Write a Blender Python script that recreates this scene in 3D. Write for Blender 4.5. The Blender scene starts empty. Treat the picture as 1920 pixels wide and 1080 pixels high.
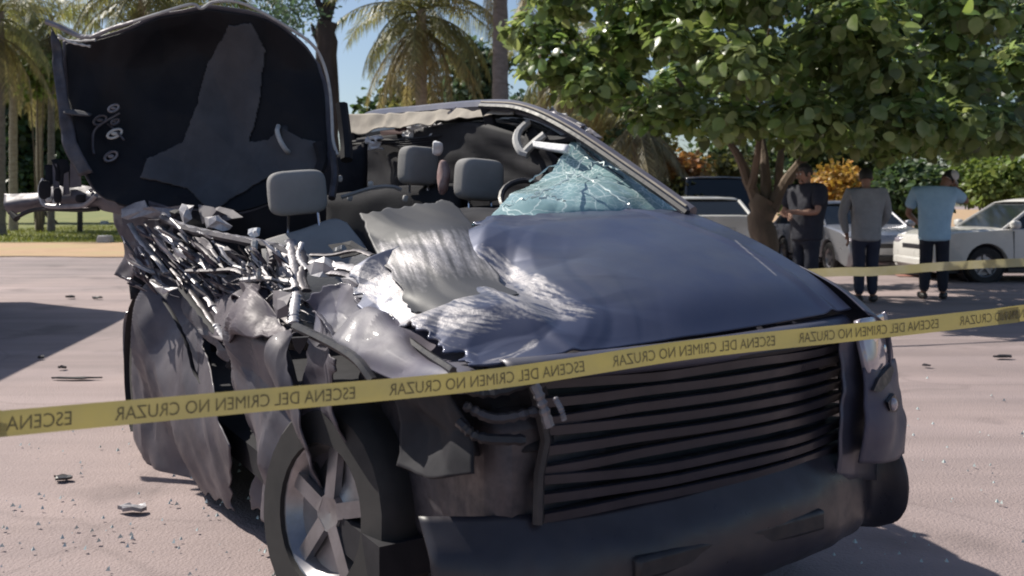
import bpy, bmesh, math, random
import numpy as np
from mathutils import Vector, Matrix, noise as mnoise

S = bpy.context.scene
COL = S.collection
R = math.radians
PI = math.pi

# ------------------------------------------------------------------ camera, sky, sun, exposure
F, CX, HY, CAMH = 1700.0, 960.0, 385.0, 1.28          # focal length and horizon row in 1920 px, camera height in m
cam_d = bpy.data.cameras.new('camera')
cam = bpy.data.objects.new('camera', cam_d)
COL.objects.link(cam)
cam.location = (0, 0, CAMH)
cam.rotation_euler = (R(90), 0, 0)
cam_d.sensor_width = 36
cam_d.lens = 36 * F / 1920
cam_d.shift_y = -(540 - HY) / 1920
cam_d.clip_start = 0.05
cam_d.dof.use_dof = True
cam_d.dof.focus_distance = 3.3
cam_d.dof.aperture_fstop = 4.5
cam_d.clip_end = 2000
S.camera = cam

SUN = Vector((-0.84, 0.54, 0)).normalized() * math.cos(R(47)) + Vector((0, 0, math.sin(R(47))))
world = bpy.data.worlds.new('World')
S.world = world
world.use_nodes = True
wn = world.node_tree
bg = wn.nodes['Background']
sky = wn.nodes.new('ShaderNodeTexSky')
sky.sky_type = 'NISHITA'
sky.sun_disc = False
sky.sun_elevation = R(47)
sky.sun_rotation = math.atan2(SUN.x, SUN.y)
sky.dust_density = 1.2
sky.ozone_density = 2.0
wn.links.new(sky.outputs[0], bg.inputs[0])
bg.inputs[1].default_value = 0.085
sun_d = bpy.data.lights.new('sun', 'SUN')
sun_d.energy = 5.0
sun_d.angle = R(0.5)
sun_d.color = (1.0, 0.94, 0.83)
sun = bpy.data.objects.new('sun', sun_d)
COL.objects.link(sun)
sun.rotation_euler = (-SUN).to_track_quat('-Z', 'Y').to_euler()
S.view_settings.view_transform = 'Standard'
S.view_settings.look = 'None'
S.view_settings.exposure = 0.38
S.view_settings.gamma = 1.0
S.view_settings.use_curve_mapping = False
S.render.engine = 'CYCLES'
S.cycles.filter_width = 1.9
S.cycles.max_bounces = 8
S.cycles.transparent_max_bounces = 12

# ------------------------------------------------------------------ helpers
def at(px, py, d):
    """Point d metres in front of the camera that shows at photograph pixel (px, py)."""
    return Vector(((px - CX) / F * d, d, CAMH - (py - HY) / F * d))

def gnd(px, py):
    d = CAMH * F / (py - HY)
    return Vector(((px - CX) / F * d, d, 0))

def props(o, label=None, cat=None, group=None, kind=None):
    if label: o['label'] = label
    if cat: o['category'] = cat
    if group: o['group'] = group
    if kind: o['kind'] = kind
    return o

def empty(name, loc, rz=0.0, label=None, cat=None, group=None):
    o = bpy.data.objects.new(name, None)
    o.empty_display_size = 0.2
    COL.objects.link(o)
    o.location = loc
    o.rotation_euler = (0, 0, rz)
    return props(o, label, cat, group)

def link(name, me, parent=None, loc=None, rot=None, scale=None):
    o = bpy.data.objects.new(name, me)
    COL.objects.link(o)
    if parent: o.parent = parent
    if loc is not None: o.location = loc
    if rot is not None: o.rotation_euler = rot
    if scale is not None: o.scale = scale
    return o

def copy_tree(o, parent=None):
    c = o.copy()
    COL.objects.link(c)
    c.parent = parent
    for ch in list(o.children):
        copy_tree(ch, c)
    return c

class MB:
    """Collects shapes, then links them as one mesh object."""
    def __init__(s):
        s.v, s.f = [], []
    def add(s, vs, fs):
        b = len(s.v)
        s.v += [tuple(p) for p in vs]
        s.f += [tuple(i + b for i in f) for f in fs]
        return s
    def box(s, c, size, rot=None, taper=None):
        hx, hy, hz = size[0] / 2, size[1] / 2, size[2] / 2
        vs = []
        for z in (-1, 1):
            k = 1 if z < 0 or taper is None else taper
            for x, y in ((-1, -1), (1, -1), (1, 1), (-1, 1)):
                p = Vector((x * hx * k, y * hy * k, z * hz))
                if rot is not None: p = rot @ p
                vs.append(p + Vector(c))
        return s.add(vs, [(3, 2, 1, 0), (4, 5, 6, 7), (0, 1, 5, 4), (1, 2, 6, 5), (2, 3, 7, 6), (3, 0, 4, 7)])
    def tube(s, path, r, seg=8, cap=True, squash=1.0):
        path = [Vector(p) for p in path]
        n = len(path)
        rs = r if isinstance(r, (list, tuple)) else [r] * n
        up = None
        vs, fs = [], []
        for i, p in enumerate(path):
            t = (path[min(i + 1, n - 1)] - path[max(i - 1, 0)])
            if t.length < 1e-9: t = Vector((0, 0, 1))
            t.normalize()
            if up is None:
                up = Vector((0, 0, 1)) if abs(t.z) < 0.9 else Vector((1, 0, 0))
            a = t.cross(up)
            if a.length < 1e-6: a = t.orthogonal()
            a.normalize()
            b = a.cross(t).normalized()
            up = b
            for k in range(seg):
                an = 2 * PI * k / seg
                vs.append(p + a * (math.cos(an) * rs[i]) + b * (math.sin(an) * rs[i] * squash))
        for i in range(n - 1):
            for k in range(seg):
                k2 = (k + 1) % seg
                fs.append((i * seg + k, i * seg + k2, (i + 1) * seg + k2, (i + 1) * seg + k))
        if cap:
            fs.append(tuple(range(seg - 1, -1, -1)))
            fs.append(tuple((n - 1) * seg + k for k in range(seg)))
        return s.add(vs, fs)
    def lathe(s, prof, c=(0, 0, 0), axis='y', seg=24):
        vs, fs = [], []
        n = len(prof)
        for k in range(seg):
            a = 2 * PI * k / seg
            ca, sa = math.cos(a), math.sin(a)
            for r, h in prof:
                if axis == 'y': p = (r * ca, h, r * sa)
                elif axis == 'z': p = (r * ca, r * sa, h)
                else: p = (h, r * ca, r * sa)
                vs.append((p[0] + c[0], p[1] + c[1], p[2] + c[2]))
        for k in range(seg):
            k2 = (k + 1) % seg
            for i in range(n - 1):
                fs.append((k * n + i, k * n + i + 1, k2 * n + i + 1, k2 * n + i))
        return s.add(vs, fs)
    def ellipsoid(s, c, r, seg=14, rings=9, rot=None, power=2.0):
        """power > 2 makes a rounded box."""
        vs, fs = [], []
        c = Vector(c)
        def sp(v):
            return math.copysign(abs(v) ** (2.0 / power), v)
        for i in range(rings + 1):
            th = -PI / 2 + PI * i / rings
            for k in range(seg):
                a = 2 * PI * k / seg
                p = Vector((r[0] * sp(math.cos(th)) * sp(math.cos(a)), r[1] * sp(math.cos(th)) * sp(math.sin(a)), r[2] * sp(math.sin(th))))
                if rot is not None: p = rot @ p
                vs.append(c + p)
        for i in range(rings):
            for k in range(seg):
                k2 = (k + 1) % seg
                fs.append((i * seg + k, i * seg + k2, (i + 1) * seg + k2, (i + 1) * seg + k))
        return s.add(vs, fs)
    def poly(s, pts, depth):
        """Flat polygon with thickness given by the vector depth."""
        n = len(pts)
        d = Vector(depth)
        vs = [Vector(p) for p in pts] + [Vector(p) + d for p in pts]
        fs = [tuple(range(n)), tuple(range(2 * n - 1, n - 1, -1))]
        fs += [(i, n + i, n + (i + 1) % n, (i + 1) % n) for i in range(n)]
        return s.add(vs, fs)
    def mesh(s, name, mat, smooth=True, fix=True):
        me = bpy.data.meshes.new(name)
        me.from_pydata(s.v, [], s.f)
        if fix:
            bm = bmesh.new(); bm.from_mesh(me)
            bmesh.ops.remove_doubles(bm, verts=bm.verts, dist=1e-5)
            bmesh.ops.recalc_face_normals(bm, faces=bm.faces)
            bm.to_mesh(me); bm.free()
        for m in (mat if isinstance(mat, (list, tuple)) else [mat]):
            me.materials.append(m)
        if smooth:
            me.polygons.foreach_set('use_smooth', [True] * len(me.polygons))
            me.set_sharp_from_angle(angle=R(38))
        me.update()
        return me
    def build(s, name, mat, parent=None, smooth=True, bevel=0.0, fix=True):
        o = link(name, s.mesh(name, mat, smooth, fix), parent)
        if bevel:
            b = o.modifiers.new('bevel', 'BEVEL')
            b.width = bevel; b.segments = 2; b.limit_method = 'ANGLE'; b.angle_limit = R(40)
        return o

def cr1(P, t):
    """Catmull-Rom through the points P (list of Vectors), t in 0..1."""
    n = len(P) - 1
    x = min(max(t, 0), 1) * n
    i = min(int(x), n - 1)
    f = x - i
    p1, p2 = P[i], P[i + 1]
    p0 = P[i - 1] if i > 0 else p1 * 2 - p2
    p3 = P[i + 2] if i + 2 <= n else p2 * 2 - p1
    return 0.5 * (p1 * 2 + (p2 - p0) * f + (p0 * 2 - p1 * 5 + p2 * 4 - p3) * f * f + (p1 * 3 - p0 - p2 * 3 + p3) * f ** 3)

def curve(P, n):
    P = [Vector(p) for p in P]
    return [cr1(P, i / (n - 1)) for i in range(n)]

class Folds:
    """Creased-sheet relief: a sum of triangle waves in random directions, bent by noise."""
    def __init__(s, seed, n, f0, f1, amp, axis=None, spread=0.35, warp=0.12):
        r = random.Random(seed)
        s.w = []
        s.warp = warp
        for i in range(n):
            d = Vector((r.uniform(-1, 1), r.uniform(-1, 1), r.uniform(-1, 1)))
            d = (d * spread + Vector(axis)).normalized() if axis else d.normalized()
            f = f0 * (f1 / f0) ** r.random()
            s.w.append((d, f, r.random(), amp * r.uniform(0.5, 1) * (f0 / f) ** 0.8))
        s.o = Vector((seed * 3.7, seed * 1.3, 0))
    def __call__(s, p):
        q = p + mnoise.noise_vector(p * 2.5 + s.o) * s.warp
        t = 0
        for d, f, ph, a in s.w:
            x = (q.dot(d) * f + ph) % 1.0
            t += a * (abs(x - 0.5) * 4 - 1)
        return t

class Creases:
    """Sheet metal creases: straight folds at random places that split the surface into flat facets."""
    def __init__(s, seed, pts, n=14, slope=0.22, w=(0.06, 0.30), axis=None, spread=0.6, fine=0.004):
        r = random.Random(seed)
        s.l = []
        s.o = Vector((seed * 2.1, seed * 0.7, 0)); s.fine = fine
        for i in range(n):
            a = r.choice(pts); b = r.choice(pts); c = Vector(a).lerp(Vector(b), r.random())
            d = Vector((r.uniform(-1, 1), r.uniform(-1, 1), r.uniform(-1, 1)))
            d = (d * spread + Vector(axis)).normalized() if axis else d.normalized()
            ww = r.uniform(*w)
            s.l.append((c, d, ww, slope * r.uniform(0.4, 1.0) * r.choice((-1, 1)), r.uniform(0.25, 0.8)))
    def __call__(s, p):
        t = s.fine * mnoise.noise(p * 9 + s.o)
        for c, d, w, a, reach in s.l:
            q = p - c
            x = abs(q.dot(d))
            if x < w:
                fade = max(0.0, 1 - q.length / (reach * 1.6))
                t += a * (w - x) * min(1.0, fade * 1.6)
        return t

def patch(ctrl, nu, nv, folds=None, mask=None):
    """Smooth surface through a grid of control points; rows run along u."""
    rows = [[Vector(p) for p in r] for r in ctrl]
    G = []
    cols = [[cr1(r, j / nv) for j in range(nv + 1)] for r in rows]
    for i in range(nu + 1):
        G.append([cr1([c[j] for c in cols], i / nu) for j in range(nv + 1)])
    if folds:
        N = []
        for i in range(nu + 1):
            rr = []
            for j in range(nv + 1):
                a = G[min(i + 1, nu)][j] - G[max(i - 1, 0)][j]
                b = G[i][min(j + 1, nv)] - G[i][max(j - 1, 0)]
                n = a.cross(b)
                rr.append(n.normalized() if n.length > 1e-12 else Vector((0, 0, 1)))
            N.append(rr)
        for i in range(nu + 1):
            for j in range(nv + 1):
                k = 1.0 if mask is None else mask(i / nu, j / nv)
                G[i][j] = G[i][j] + N[i][j] * (folds(G[i][j]) * k)
    return G

def grid_obj(name, G, mat, parent=None, thick=0.004, keep=None, attr=None, smooth=True, flip=False, sharp=28):
    nu, nv = len(G) - 1, len(G[0]) - 1
    vs = [tuple(G[i][j]) for i in range(nu + 1) for j in range(nv + 1)]
    w = nv + 1
    fs = []
    for i in range(nu):
        for j in range(nv):
            f = (i * w + j, i * w + j + 1, (i + 1) * w + j + 1, (i + 1) * w + j)
            if keep is None or keep(i, j):
                fs.append(f[::-1] if flip else f)
    me = bpy.data.meshes.new(name)
    me.from_pydata(vs, [], fs)
    if attr:
        for an, fn in attr.items():
            a = me.attributes.new(an, 'FLOAT', 'POINT')
            a.data.foreach_set('value', [float(fn(i, j, G[i][j])) for i in range(nu + 1) for j in range(nv + 1)])
    bm = bmesh.new(); bm.from_mesh(me)
    bmesh.ops.delete(bm, geom=[v for v in bm.verts if not v.link_faces], context='VERTS')
    bm.to_mesh(me); bm.free()
    me.materials.append(mat)
    if smooth:
        me.polygons.foreach_set('use_smooth', [True] * len(me.polygons))
        me.set_sharp_from_angle(angle=R(sharp))
    o = link(name, me, parent)
    if thick:
        m = o.modifiers.new('thickness', 'SOLIDIFY')
        m.thickness = thick; m.offset = 0
    return o

def jag(G, sides, cells, seed, R_=7, freq=0.35):
    """Tears the borders of a surface: pulls the edge points inwards by uneven amounts. sides from 'tblr'."""
    nu, nv = len(G) - 1, len(G[0]) - 1
    H = [[p.copy() for p in r] for r in G]
    def amt(k, s):
        n = mnoise.noise(Vector((k * freq * 0.35, seed, s))) + 0.7 * mnoise.noise(Vector((k * freq, seed, s + 5))) + 0.12 * mnoise.noise(Vector((k * freq * 2.3, seed, s + 9)))
        return max(0.0, min(0.93, (0.45 + n) * cells / R_))
    for s in sides:
        m = nv if s in 'tb' else nu
        for k in range(m + 1):
            a = amt(k, 'tblr'.index(s) * 17.3)
            def g(r):
                return {'t': (r, k), 'b': (nu - r, k), 'l': (k, r), 'r': (k, nv - r)}[s]
            e = G[g(R_)[0]][g(R_)[1]]
            for r in range(R_):
                i, j = g(r)
                H[i][j] = H[i][j].lerp(e, a * (1 - r / R_))
    return H

def inside(poly, x, y):
    c = False
    n = len(poly)
    for i in range(n):
        x1, y1 = poly[i]; x2, y2 = poly[i - 1]
        if (y1 > y) != (y2 > y) and x < (x2 - x1) * (y - y1) / (y2 - y1) + x1:
            c = not c
    return c

def seg_dist(P, x, y):
    """Distance to a polyline and position along it (0..1)."""
    best, bt = 1e9, 0
    n = len(P) - 1
    for i in range(n):
        ax, ay = P[i]; bx, by = P[i + 1]
        dx, dy = bx - ax, by - ay
        t = max(0, min(1, ((x - ax) * dx + (y - ay) * dy) / (dx * dx + dy * dy + 1e-9)))
        d = math.hypot(x - ax - dx * t, y - ay - dy * t)
        if d < best: best, bt = d, (i + t) / n
    return best, bt

# ------------------------------------------------------------------ materials
def mat(name, col, rough=0.6, metal=0.0, col2=None, nscale=8.0, ndetail=5.0, bump=0.0, bscale=60.0, coat=0.0, spec=0.5,
        col3=None, n3=1.2, sharp=(0.35, 0.65), rvar=0.0, stretch=None, translucent=0.0, island=0.0, alpha=1.0):
    m = bpy.data.materials.new(name)
    m.use_nodes = True
    nt = m.node_tree
    N, Lk = nt.nodes, nt.links
    b = N['Principled BSDF']
    b.inputs['Roughness'].default_value = rough
    b.inputs['Metallic'].default_value = metal
    b.inputs['Specular IOR Level'].default_value = spec
    b.inputs['Coat Weight'].default_value = coat
    b.inputs['Coat Roughness'].default_value = 0.08
    tc = N.new('ShaderNodeTexCoord')
    co = tc.outputs['Object']
    if stretch:
        mp = N.new('ShaderNodeMapping')
        mp.inputs['Scale'].default_value = stretch
        Lk.new(co, mp.inputs[0]); co = mp.outputs[0]
    def nz(scale, det, lo, hi):
        t = N.new('ShaderNodeTexNoise')
        t.inputs['Scale'].default_value = scale
        t.inputs['Detail'].default_value = det
        t.inputs['Roughness'].default_value = 0.62
        Lk.new(co, t.inputs['Vector'])
        mr = N.new('ShaderNodeMapRange')
        mr.inputs[1].default_value = lo; mr.inputs[2].default_value = hi
        Lk.new(t.outputs[0], mr.inputs[0])
        return mr.outputs[0]
    def mix(f, a, c):
        x = N.new('ShaderNodeMix'); x.data_type = 'RGBA'
        if isinstance(f, float): x.inputs[0].default_value = f
        else: Lk.new(f, x.inputs[0])
        for k, q in ((6, a), (7, c)):
            if isinstance(q, tuple): x.inputs[k].default_value = (*q, 1)
            else: Lk.new(q, x.inputs[k])
        return x.outputs[2]
    out = tuple(col)
    fac = None
    if col2 is not None:
        fac = nz(nscale, ndetail, *sharp)
        out = mix(fac, out, tuple(col2))
    if col3 is not None:
        out = mix(nz(n3, 4.0, 0.45, 0.7), out, tuple(col3))
    if island:
        g = N.new('ShaderNodeNewGeometry')
        h = N.new('ShaderNodeHueSaturation')
        mv = N.new('ShaderNodeMapRange'); mv.inputs[3].default_value = 1 - island; mv.inputs[4].default_value = 1 + island
        Lk.new(g.outputs['Random Per Island'], mv.inputs[0])
        Lk.new(mv.outputs[0], h.inputs['Value'])
        mh = N.new('ShaderNodeMapRange'); mh.inputs[3].default_value = 0.5 - island * 0.05; mh.inputs[4].default_value = 0.5 + island * 0.03
        ad = N.new('ShaderNodeMath'); ad.operation = 'MULTIPLY'; ad.inputs[1].default_value = 7.3
        fr = N.new('ShaderNodeMath'); fr.operation = 'FRACT'
        Lk.new(g.outputs['Random Per Island'], ad.inputs[0]); Lk.new(ad.outputs[0], fr.inputs[0]); Lk.new(fr.outputs[0], mh.inputs[0])
        Lk.new(mh.outputs[0], h.inputs['Hue'])
        if isinstance(out, tuple): h.inputs['Color'].default_value = (*out, 1)
        else: Lk.new(out, h.inputs['Color'])
        out = h.outputs[0]
    if isinstance(out, tuple): b.inputs['Base Color'].default_value = (*out, 1)
    else: Lk.new(out, b.inputs['Base Color'])
    if rvar:
        rr = nz(nscale * 2.3, 6.0, 0.3, 0.7)
        mr = N.new('ShaderNodeMapRange')
        mr.inputs[3].default_value = max(0.02, rough - rvar); mr.inputs[4].default_value = min(1, rough + rvar)
        Lk.new(rr, mr.inputs[0]); Lk.new(mr.outputs[0], b.inputs['Roughness'])
    if bump:
        t = N.new('ShaderNodeTexNoise')
        t.inputs['Scale'].default_value = bscale; t.inputs['Detail'].default_value = 6
        Lk.new(co, t.inputs['Vector'])
        bp = N.new('ShaderNodeBump')
        bp.inputs['Strength'].default_value = bump; bp.inputs['Distance'].default_value = 0.02
        Lk.new(t.outputs[0], bp.inputs['Height']); Lk.new(bp.outputs[0], b.inputs['Normal'])
    if translucent:
        tr = N.new('ShaderNodeBsdfTranslucent')
        if isinstance(out, tuple): tr.inputs[0].default_value = (*out, 1)
        else:
            vs = N.new('ShaderNodeVectorMath'); vs.operation = 'MULTIPLY'; vs.inputs[1].default_value = (1.55, 1.5, 1.1) if island else (1, 1, 1)
            Lk.new(out, vs.inputs[0]); Lk.new(vs.outputs[0], tr.inputs[0])
        ms = N.new('ShaderNodeMixShader'); ms.inputs[0].default_value = translucent
        Lk.new(b.outputs[0], ms.inputs[1]); Lk.new(tr.outputs[0], ms.inputs[2])
        Lk.new(ms.outputs[0], N['Material Output'].inputs[0])
    m['bsdf'] = b.name
    return m

M = {}
M['asphalt'] = mat('asphalt', (0.27, 0.215, 0.215), 0.9, col2=(0.34, 0.265, 0.255), nscale=0.55, col3=(0.20, 0.165, 0.165), n3=0.13, bump=0.5, bscale=90, ndetail=9)
M['dirt'] = mat('dirt', (0.44, 0.29, 0.175), 0.95, col2=(0.36, 0.23, 0.14), nscale=1.2, bump=0.4, bscale=25, col3=(0.38, 0.29, 0.15), n3=0.3)
M['lawn'] = mat('lawn', (0.13, 0.15, 0.032), 0.95, col2=(0.20, 0.19, 0.055), nscale=0.7, col3=(0.09, 0.12, 0.025), n3=0.25, bump=0.6, bscale=30)
M['grass'] = mat('grass', (0.15, 0.17, 0.035), 0.8, island=0.4, translucent=0.3)
M['road_red'] = mat('faded_red_paint', (0.36, 0.12, 0.08), 0.85, col2=(0.32, 0.2, 0.18), nscale=5)
M['paint'] = mat('grey_car_paint', (0.066, 0.068, 0.105), 0.42, 0.35, col2=(0.08, 0.08, 0.115), nscale=3.0, coat=0.2, rvar=0.1, col3=(0.11, 0.105, 0.122), n3=2.2)
M['paint_dusty'] = mat('dusty_grey_car_paint', (0.092, 0.082, 0.10), 0.58, 0.2, col2=(0.066, 0.059, 0.073), nscale=4.0, coat=0.05, rvar=0.16, col3=(0.135, 0.12, 0.135), n3=3.0)
M['primer'] = mat('torn_panel_inside', (0.10, 0.082, 0.10), 0.6, 0.2, col2=(0.06, 0.05, 0.062), nscale=9, rvar=0.2)
M['bare'] = mat('bare_steel', (0.27, 0.26, 0.28), 0.45, 0.35, col2=(0.15, 0.14, 0.16), nscale=7, rvar=0.2, bump=0.25, bscale=35, stretch=(1, 1, 1))
M['bright'] = mat('torn_bright_steel', (0.50, 0.485, 0.505), 0.48, 0.3, col2=(0.26, 0.25, 0.27), nscale=14, rvar=0.2)
M['dark_steel'] = mat('dark_steel', (0.045, 0.042, 0.05), 0.5, 0.5, col2=(0.10, 0.09, 0.10), nscale=10, rvar=0.2)
M['plastic'] = mat('black_plastic', (0.014, 0.013, 0.017), 0.5, col2=(0.025, 0.023, 0.028), nscale=12, rvar=0.15)
M['slat'] = mat('grille_plastic', (0.022, 0.02, 0.028), 0.38, col2=(0.035, 0.032, 0.042), nscale=6, rvar=0.12)
M['liner_shaded'] = mat('shaded_headliner', (0.0085, 0.0085, 0.012), 0.6, col2=(0.014, 0.014, 0.018), nscale=5, bump=0.2, bscale=200, spec=0.2)  # grey headliner fabric with its shade put into the colour
M['liner_lit'] = mat('lit_headliner', (0.098, 0.096, 0.105), 0.95, col2=(0.07, 0.069, 0.077), nscale=4, bump=0.2, bscale=220, spec=0.2)  # the same headliner in the lighter colour of its lit patch
M['cabin'] = mat('dark_cabin_trim', (0.010, 0.010, 0.014), 0.75, col2=(0.02, 0.019, 0.024), nscale=8, spec=0.3)
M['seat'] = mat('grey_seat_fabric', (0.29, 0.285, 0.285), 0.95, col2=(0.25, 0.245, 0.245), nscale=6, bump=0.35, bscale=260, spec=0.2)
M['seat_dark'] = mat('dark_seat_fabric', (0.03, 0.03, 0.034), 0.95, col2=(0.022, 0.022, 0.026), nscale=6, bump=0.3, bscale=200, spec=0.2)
M['rubber'] = mat('rubber', (0.018, 0.017, 0.018), 0.85, col2=(0.035, 0.032, 0.032), nscale=6)
M['strip'] = mat('pale_edge_strip', (0.52, 0.51, 0.49), 0.6, col2=(0.36, 0.35, 0.35), nscale=20)
M['beige'] = mat('beige_trim', (0.36, 0.32, 0.27), 0.85, col2=(0.25, 0.22, 0.19), nscale=9)
M['white_cloth'] = mat('white_airbag_cloth', (0.78, 0.78, 0.79), 0.85, col2=(0.62, 0.62, 0.66), nscale=14, bump=0.3, bscale=60)
M['chrome'] = mat('chrome', (0.7, 0.7, 0.72), 0.16, 1.0)
M['lens'] = mat('lamp_lens', (0.42, 0.38, 0.42), 0.14, 0.2, col2=(0.3, 0.27, 0.31), nscale=12, coat=1.0)
M['tail_red'] = mat('red_lens', (0.20, 0.018, 0.015), 0.2, coat=1.0, col2=(0.32, 0.04, 0.03), nscale=10)
M['amber'] = mat('amber_lens', (0.4, 0.12, 0.02), 0.2, coat=1.0)
M['rim'] = mat('alloy_rim', (0.35, 0.34, 0.36), 0.35, 0.8, col2=(0.25, 0.24, 0.25), nscale=10)
M['maroon'] = mat('dark_maroon_cloth', (0.06, 0.018, 0.022), 0.8)
M['pink'] = mat('pink_cloth', (0.24, 0.135, 0.135), 0.9, col2=(0.36, 0.27, 0.26), nscale=16)
M['blue_plastic'] = mat('blue_wire', (0.05, 0.10, 0.2), 0.5)
M['tape'] = mat('yellow_tape', (0.43, 0.36, 0.12), 0.45, col2=(0.36, 0.31, 0.13), nscale=6, translucent=0.25, bump=0.1, bscale=14)
M['ink'] = mat('worn_black_tape_print', (0.09, 0.078, 0.04), 0.5, col2=(0.20, 0.17, 0.07), nscale=60)
M['tape_pale'] = mat('pale_yellow_tape', (0.47, 0.43, 0.28), 0.5, col2=(0.42, 0.37, 0.18), nscale=3, translucent=0.3)

def dark_glass():
    m = mat('dark_window_glass', (0.012, 0.014, 0.016), 0.06, spec=0.6)
    return m
M['glass'] = dark_glass()

def cracked_glass():
    m = bpy.data.materials.new('cracked_laminated_glass')
    m.use_nodes = True
    nt = m.node_tree; N, Lk = nt.nodes, nt.links
    b = N['Principled BSDF']
    tc = N.new('ShaderNodeTexCoord')
    nz = N.new('ShaderNodeTexNoise'); nz.inputs['Scale'].default_value = 5; nz.inputs['Detail'].default_value = 5
    Lk.new(tc.outputs['Object'], nz.inputs['Vector'])
    add = N.new('ShaderNodeMix'); add.data_type = 'VECTOR'; add.inputs[0].default_value = 0.14
    Lk.new(tc.outputs['Object'], add.inputs[4]); Lk.new(nz.outputs['Color'], add.inputs[5])
    fs = []
    for sc, th in ((8.5, 0.022), (34.0, 0.07)):
        v = N.new('ShaderNodeTexVoronoi'); v.feature = 'DISTANCE_TO_EDGE'; v.inputs['Scale'].default_value = sc
        Lk.new(add.outputs[1], v.inputs['Vector'])
        mr = N.new('ShaderNodeMapRange'); mr.inputs[1].default_value = 0.0; mr.inputs[2].default_value = th
        mr.inputs[3].default_value = 1; mr.inputs[4].default_value = 0
        Lk.new(v.outputs[0], mr.inputs[0]); fs.append(mr.outputs[0])
    at_ = N.new('ShaderNodeAttribute'); at_.attribute_name = 'crush'
    mu = N.new('ShaderNodeMath'); mu.operation = 'MULTIPLY'
    Lk.new(fs[1], mu.inputs[0]); Lk.new(at_.outputs['Fac'], mu.inputs[1])
    mx = N.new('ShaderNodeMath'); mx.operation = 'MAXIMUM'
    Lk.new(fs[0], mx.inputs[0]); Lk.new(mu.outputs[0], mx.inputs[1])
    sc_ = N.new('ShaderNodeMath'); sc_.operation = 'MULTIPLY'; sc_.inputs[1].default_value = 0.8
    Lk.new(mx.outputs[0], sc_.inputs[0])
    b.inputs['Base Color'].default_value = (0.25, 0.385, 0.41, 1)
    b.inputs['Roughness'].default_value = 0.16
    b.inputs['Coat Weight'].default_value = 0.4
    b.inputs['Alpha'].default_value = 0.9
    d = N.new('ShaderNodeBsdfPrincipled')
    d.inputs['Base Color'].default_value = (0.66, 0.76, 0.76, 1)
    d.inputs['Roughness'].default_value = 0.5
    ms = N.new('ShaderNodeMixShader')
    Lk.new(sc_.outputs[0], ms.inputs[0]); Lk.new(b.outputs[0], ms.inputs[1]); Lk.new(d.outputs[0], ms.inputs[2])
    bp = N.new('ShaderNodeBump'); bp.inputs['Strength'].default_value = 0.35; bp.inputs['Distance'].default_value = 0.02
    Lk.new(nz.outputs[0], bp.inputs['Height']); Lk.new(bp.outputs[0], b.inputs['Normal'])
    Lk.new(ms.outputs[0], N['Material Output'].inputs[0])
    return m
M['cracked'] = cracked_glass()

def scraped_paint(name='scraped_grey_paint', base=((0.046, 0.055, 0.106), (0.056, 0.065, 0.114), (0.088, 0.094, 0.12)), rough=0.42, metal=0.35, coat=0.22):
    """Grey paint showing bare steel, as wear and as painted glint, where the mesh attribute 'scrape' is high."""
    m = mat(name, base[0], rough, metal, col2=base[1], nscale=2.2, coat=coat, rvar=0.07, col3=base[2], n3=1.6)
    nt = m.node_tree; N, Lk = nt.nodes, nt.links
    b = N['Principled BSDF']
    a = N.new('ShaderNodeAttribute'); a.attribute_name = 'scrape'
    tc = N.new('ShaderNodeTexCoord')
    mp = N.new('ShaderNodeMapping'); mp.inputs['Scale'].default_value = (30, 60, 30)
    Lk.new(tc.outputs['Object'], mp.inputs[0])
    nz = N.new('ShaderNodeTexNoise'); nz.inputs['Scale'].default_value = 1.0; nz.inputs['Detail'].default_value = 6; nz.inputs['Roughness'].default_value = 0.7
    Lk.new(mp.outputs[0], nz.inputs['Vector'])
    s1 = N.new('ShaderNodeMath'); s1.operation = 'ADD'; Lk.new(a.outputs['Fac'], s1.inputs[0])
    s2 = N.new('ShaderNodeMapRange'); s2.inputs[3].default_value = -0.2; s2.inputs[4].default_value = 0.2
    Lk.new(nz.outputs[0], s2.inputs[0]); Lk.new(s2.outputs[0], s1.inputs[1])
    mr = N.new('ShaderNodeMapRange'); mr.inputs[1].default_value = 0.30; mr.inputs[2].default_value = 0.85
    Lk.new(s1.outputs[0], mr.inputs[0])
    d = N.new('ShaderNodeBsdfPrincipled')
    cr = N.new('ShaderNodeMix'); cr.data_type = 'RGBA'
    cr.inputs[6].default_value = (0.13, 0.125, 0.14, 1); cr.inputs[7].default_value = (0.46, 0.44, 0.46, 1)
    Lk.new(nz.outputs[0], cr.inputs[0]); Lk.new(cr.outputs[2], d.inputs['Base Color'])
    d.inputs['Roughness'].default_value = 0.5; d.inputs['Metallic'].default_value = 0.35
    bp = N.new('ShaderNodeBump'); bp.inputs['Strength'].default_value = 0.4; bp.inputs['Distance'].default_value = 0.01
    Lk.new(nz.outputs[0], bp.inputs['Height']); Lk.new(bp.outputs[0], d.inputs['Normal'])
    ms = N.new('ShaderNodeMixShader')
    Lk.new(mr.outputs[0], ms.inputs[0]); Lk.new(b.outputs[0], ms.inputs[1]); Lk.new(d.outputs[0], ms.inputs[2])
    Lk.new(ms.outputs[0], N['Material Output'].inputs[0])
    return m
M['scraped'] = scraped_paint()
M['scraped_dull'] = scraped_paint('scraped_dull_steel', ((0.036, 0.037, 0.046), (0.048, 0.049, 0.058), (0.030, 0.031, 0.038)), 0.6, 0.1, 0.0)
M['paint_matt'] = mat('scuffed_grey_car_paint', (0.062, 0.062, 0.10), 0.66, 0.12, col2=(0.10, 0.085, 0.115), nscale=3.0, coat=0.05, rvar=0.12, col3=(0.12, 0.115, 0.13), n3=2.2)

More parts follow.
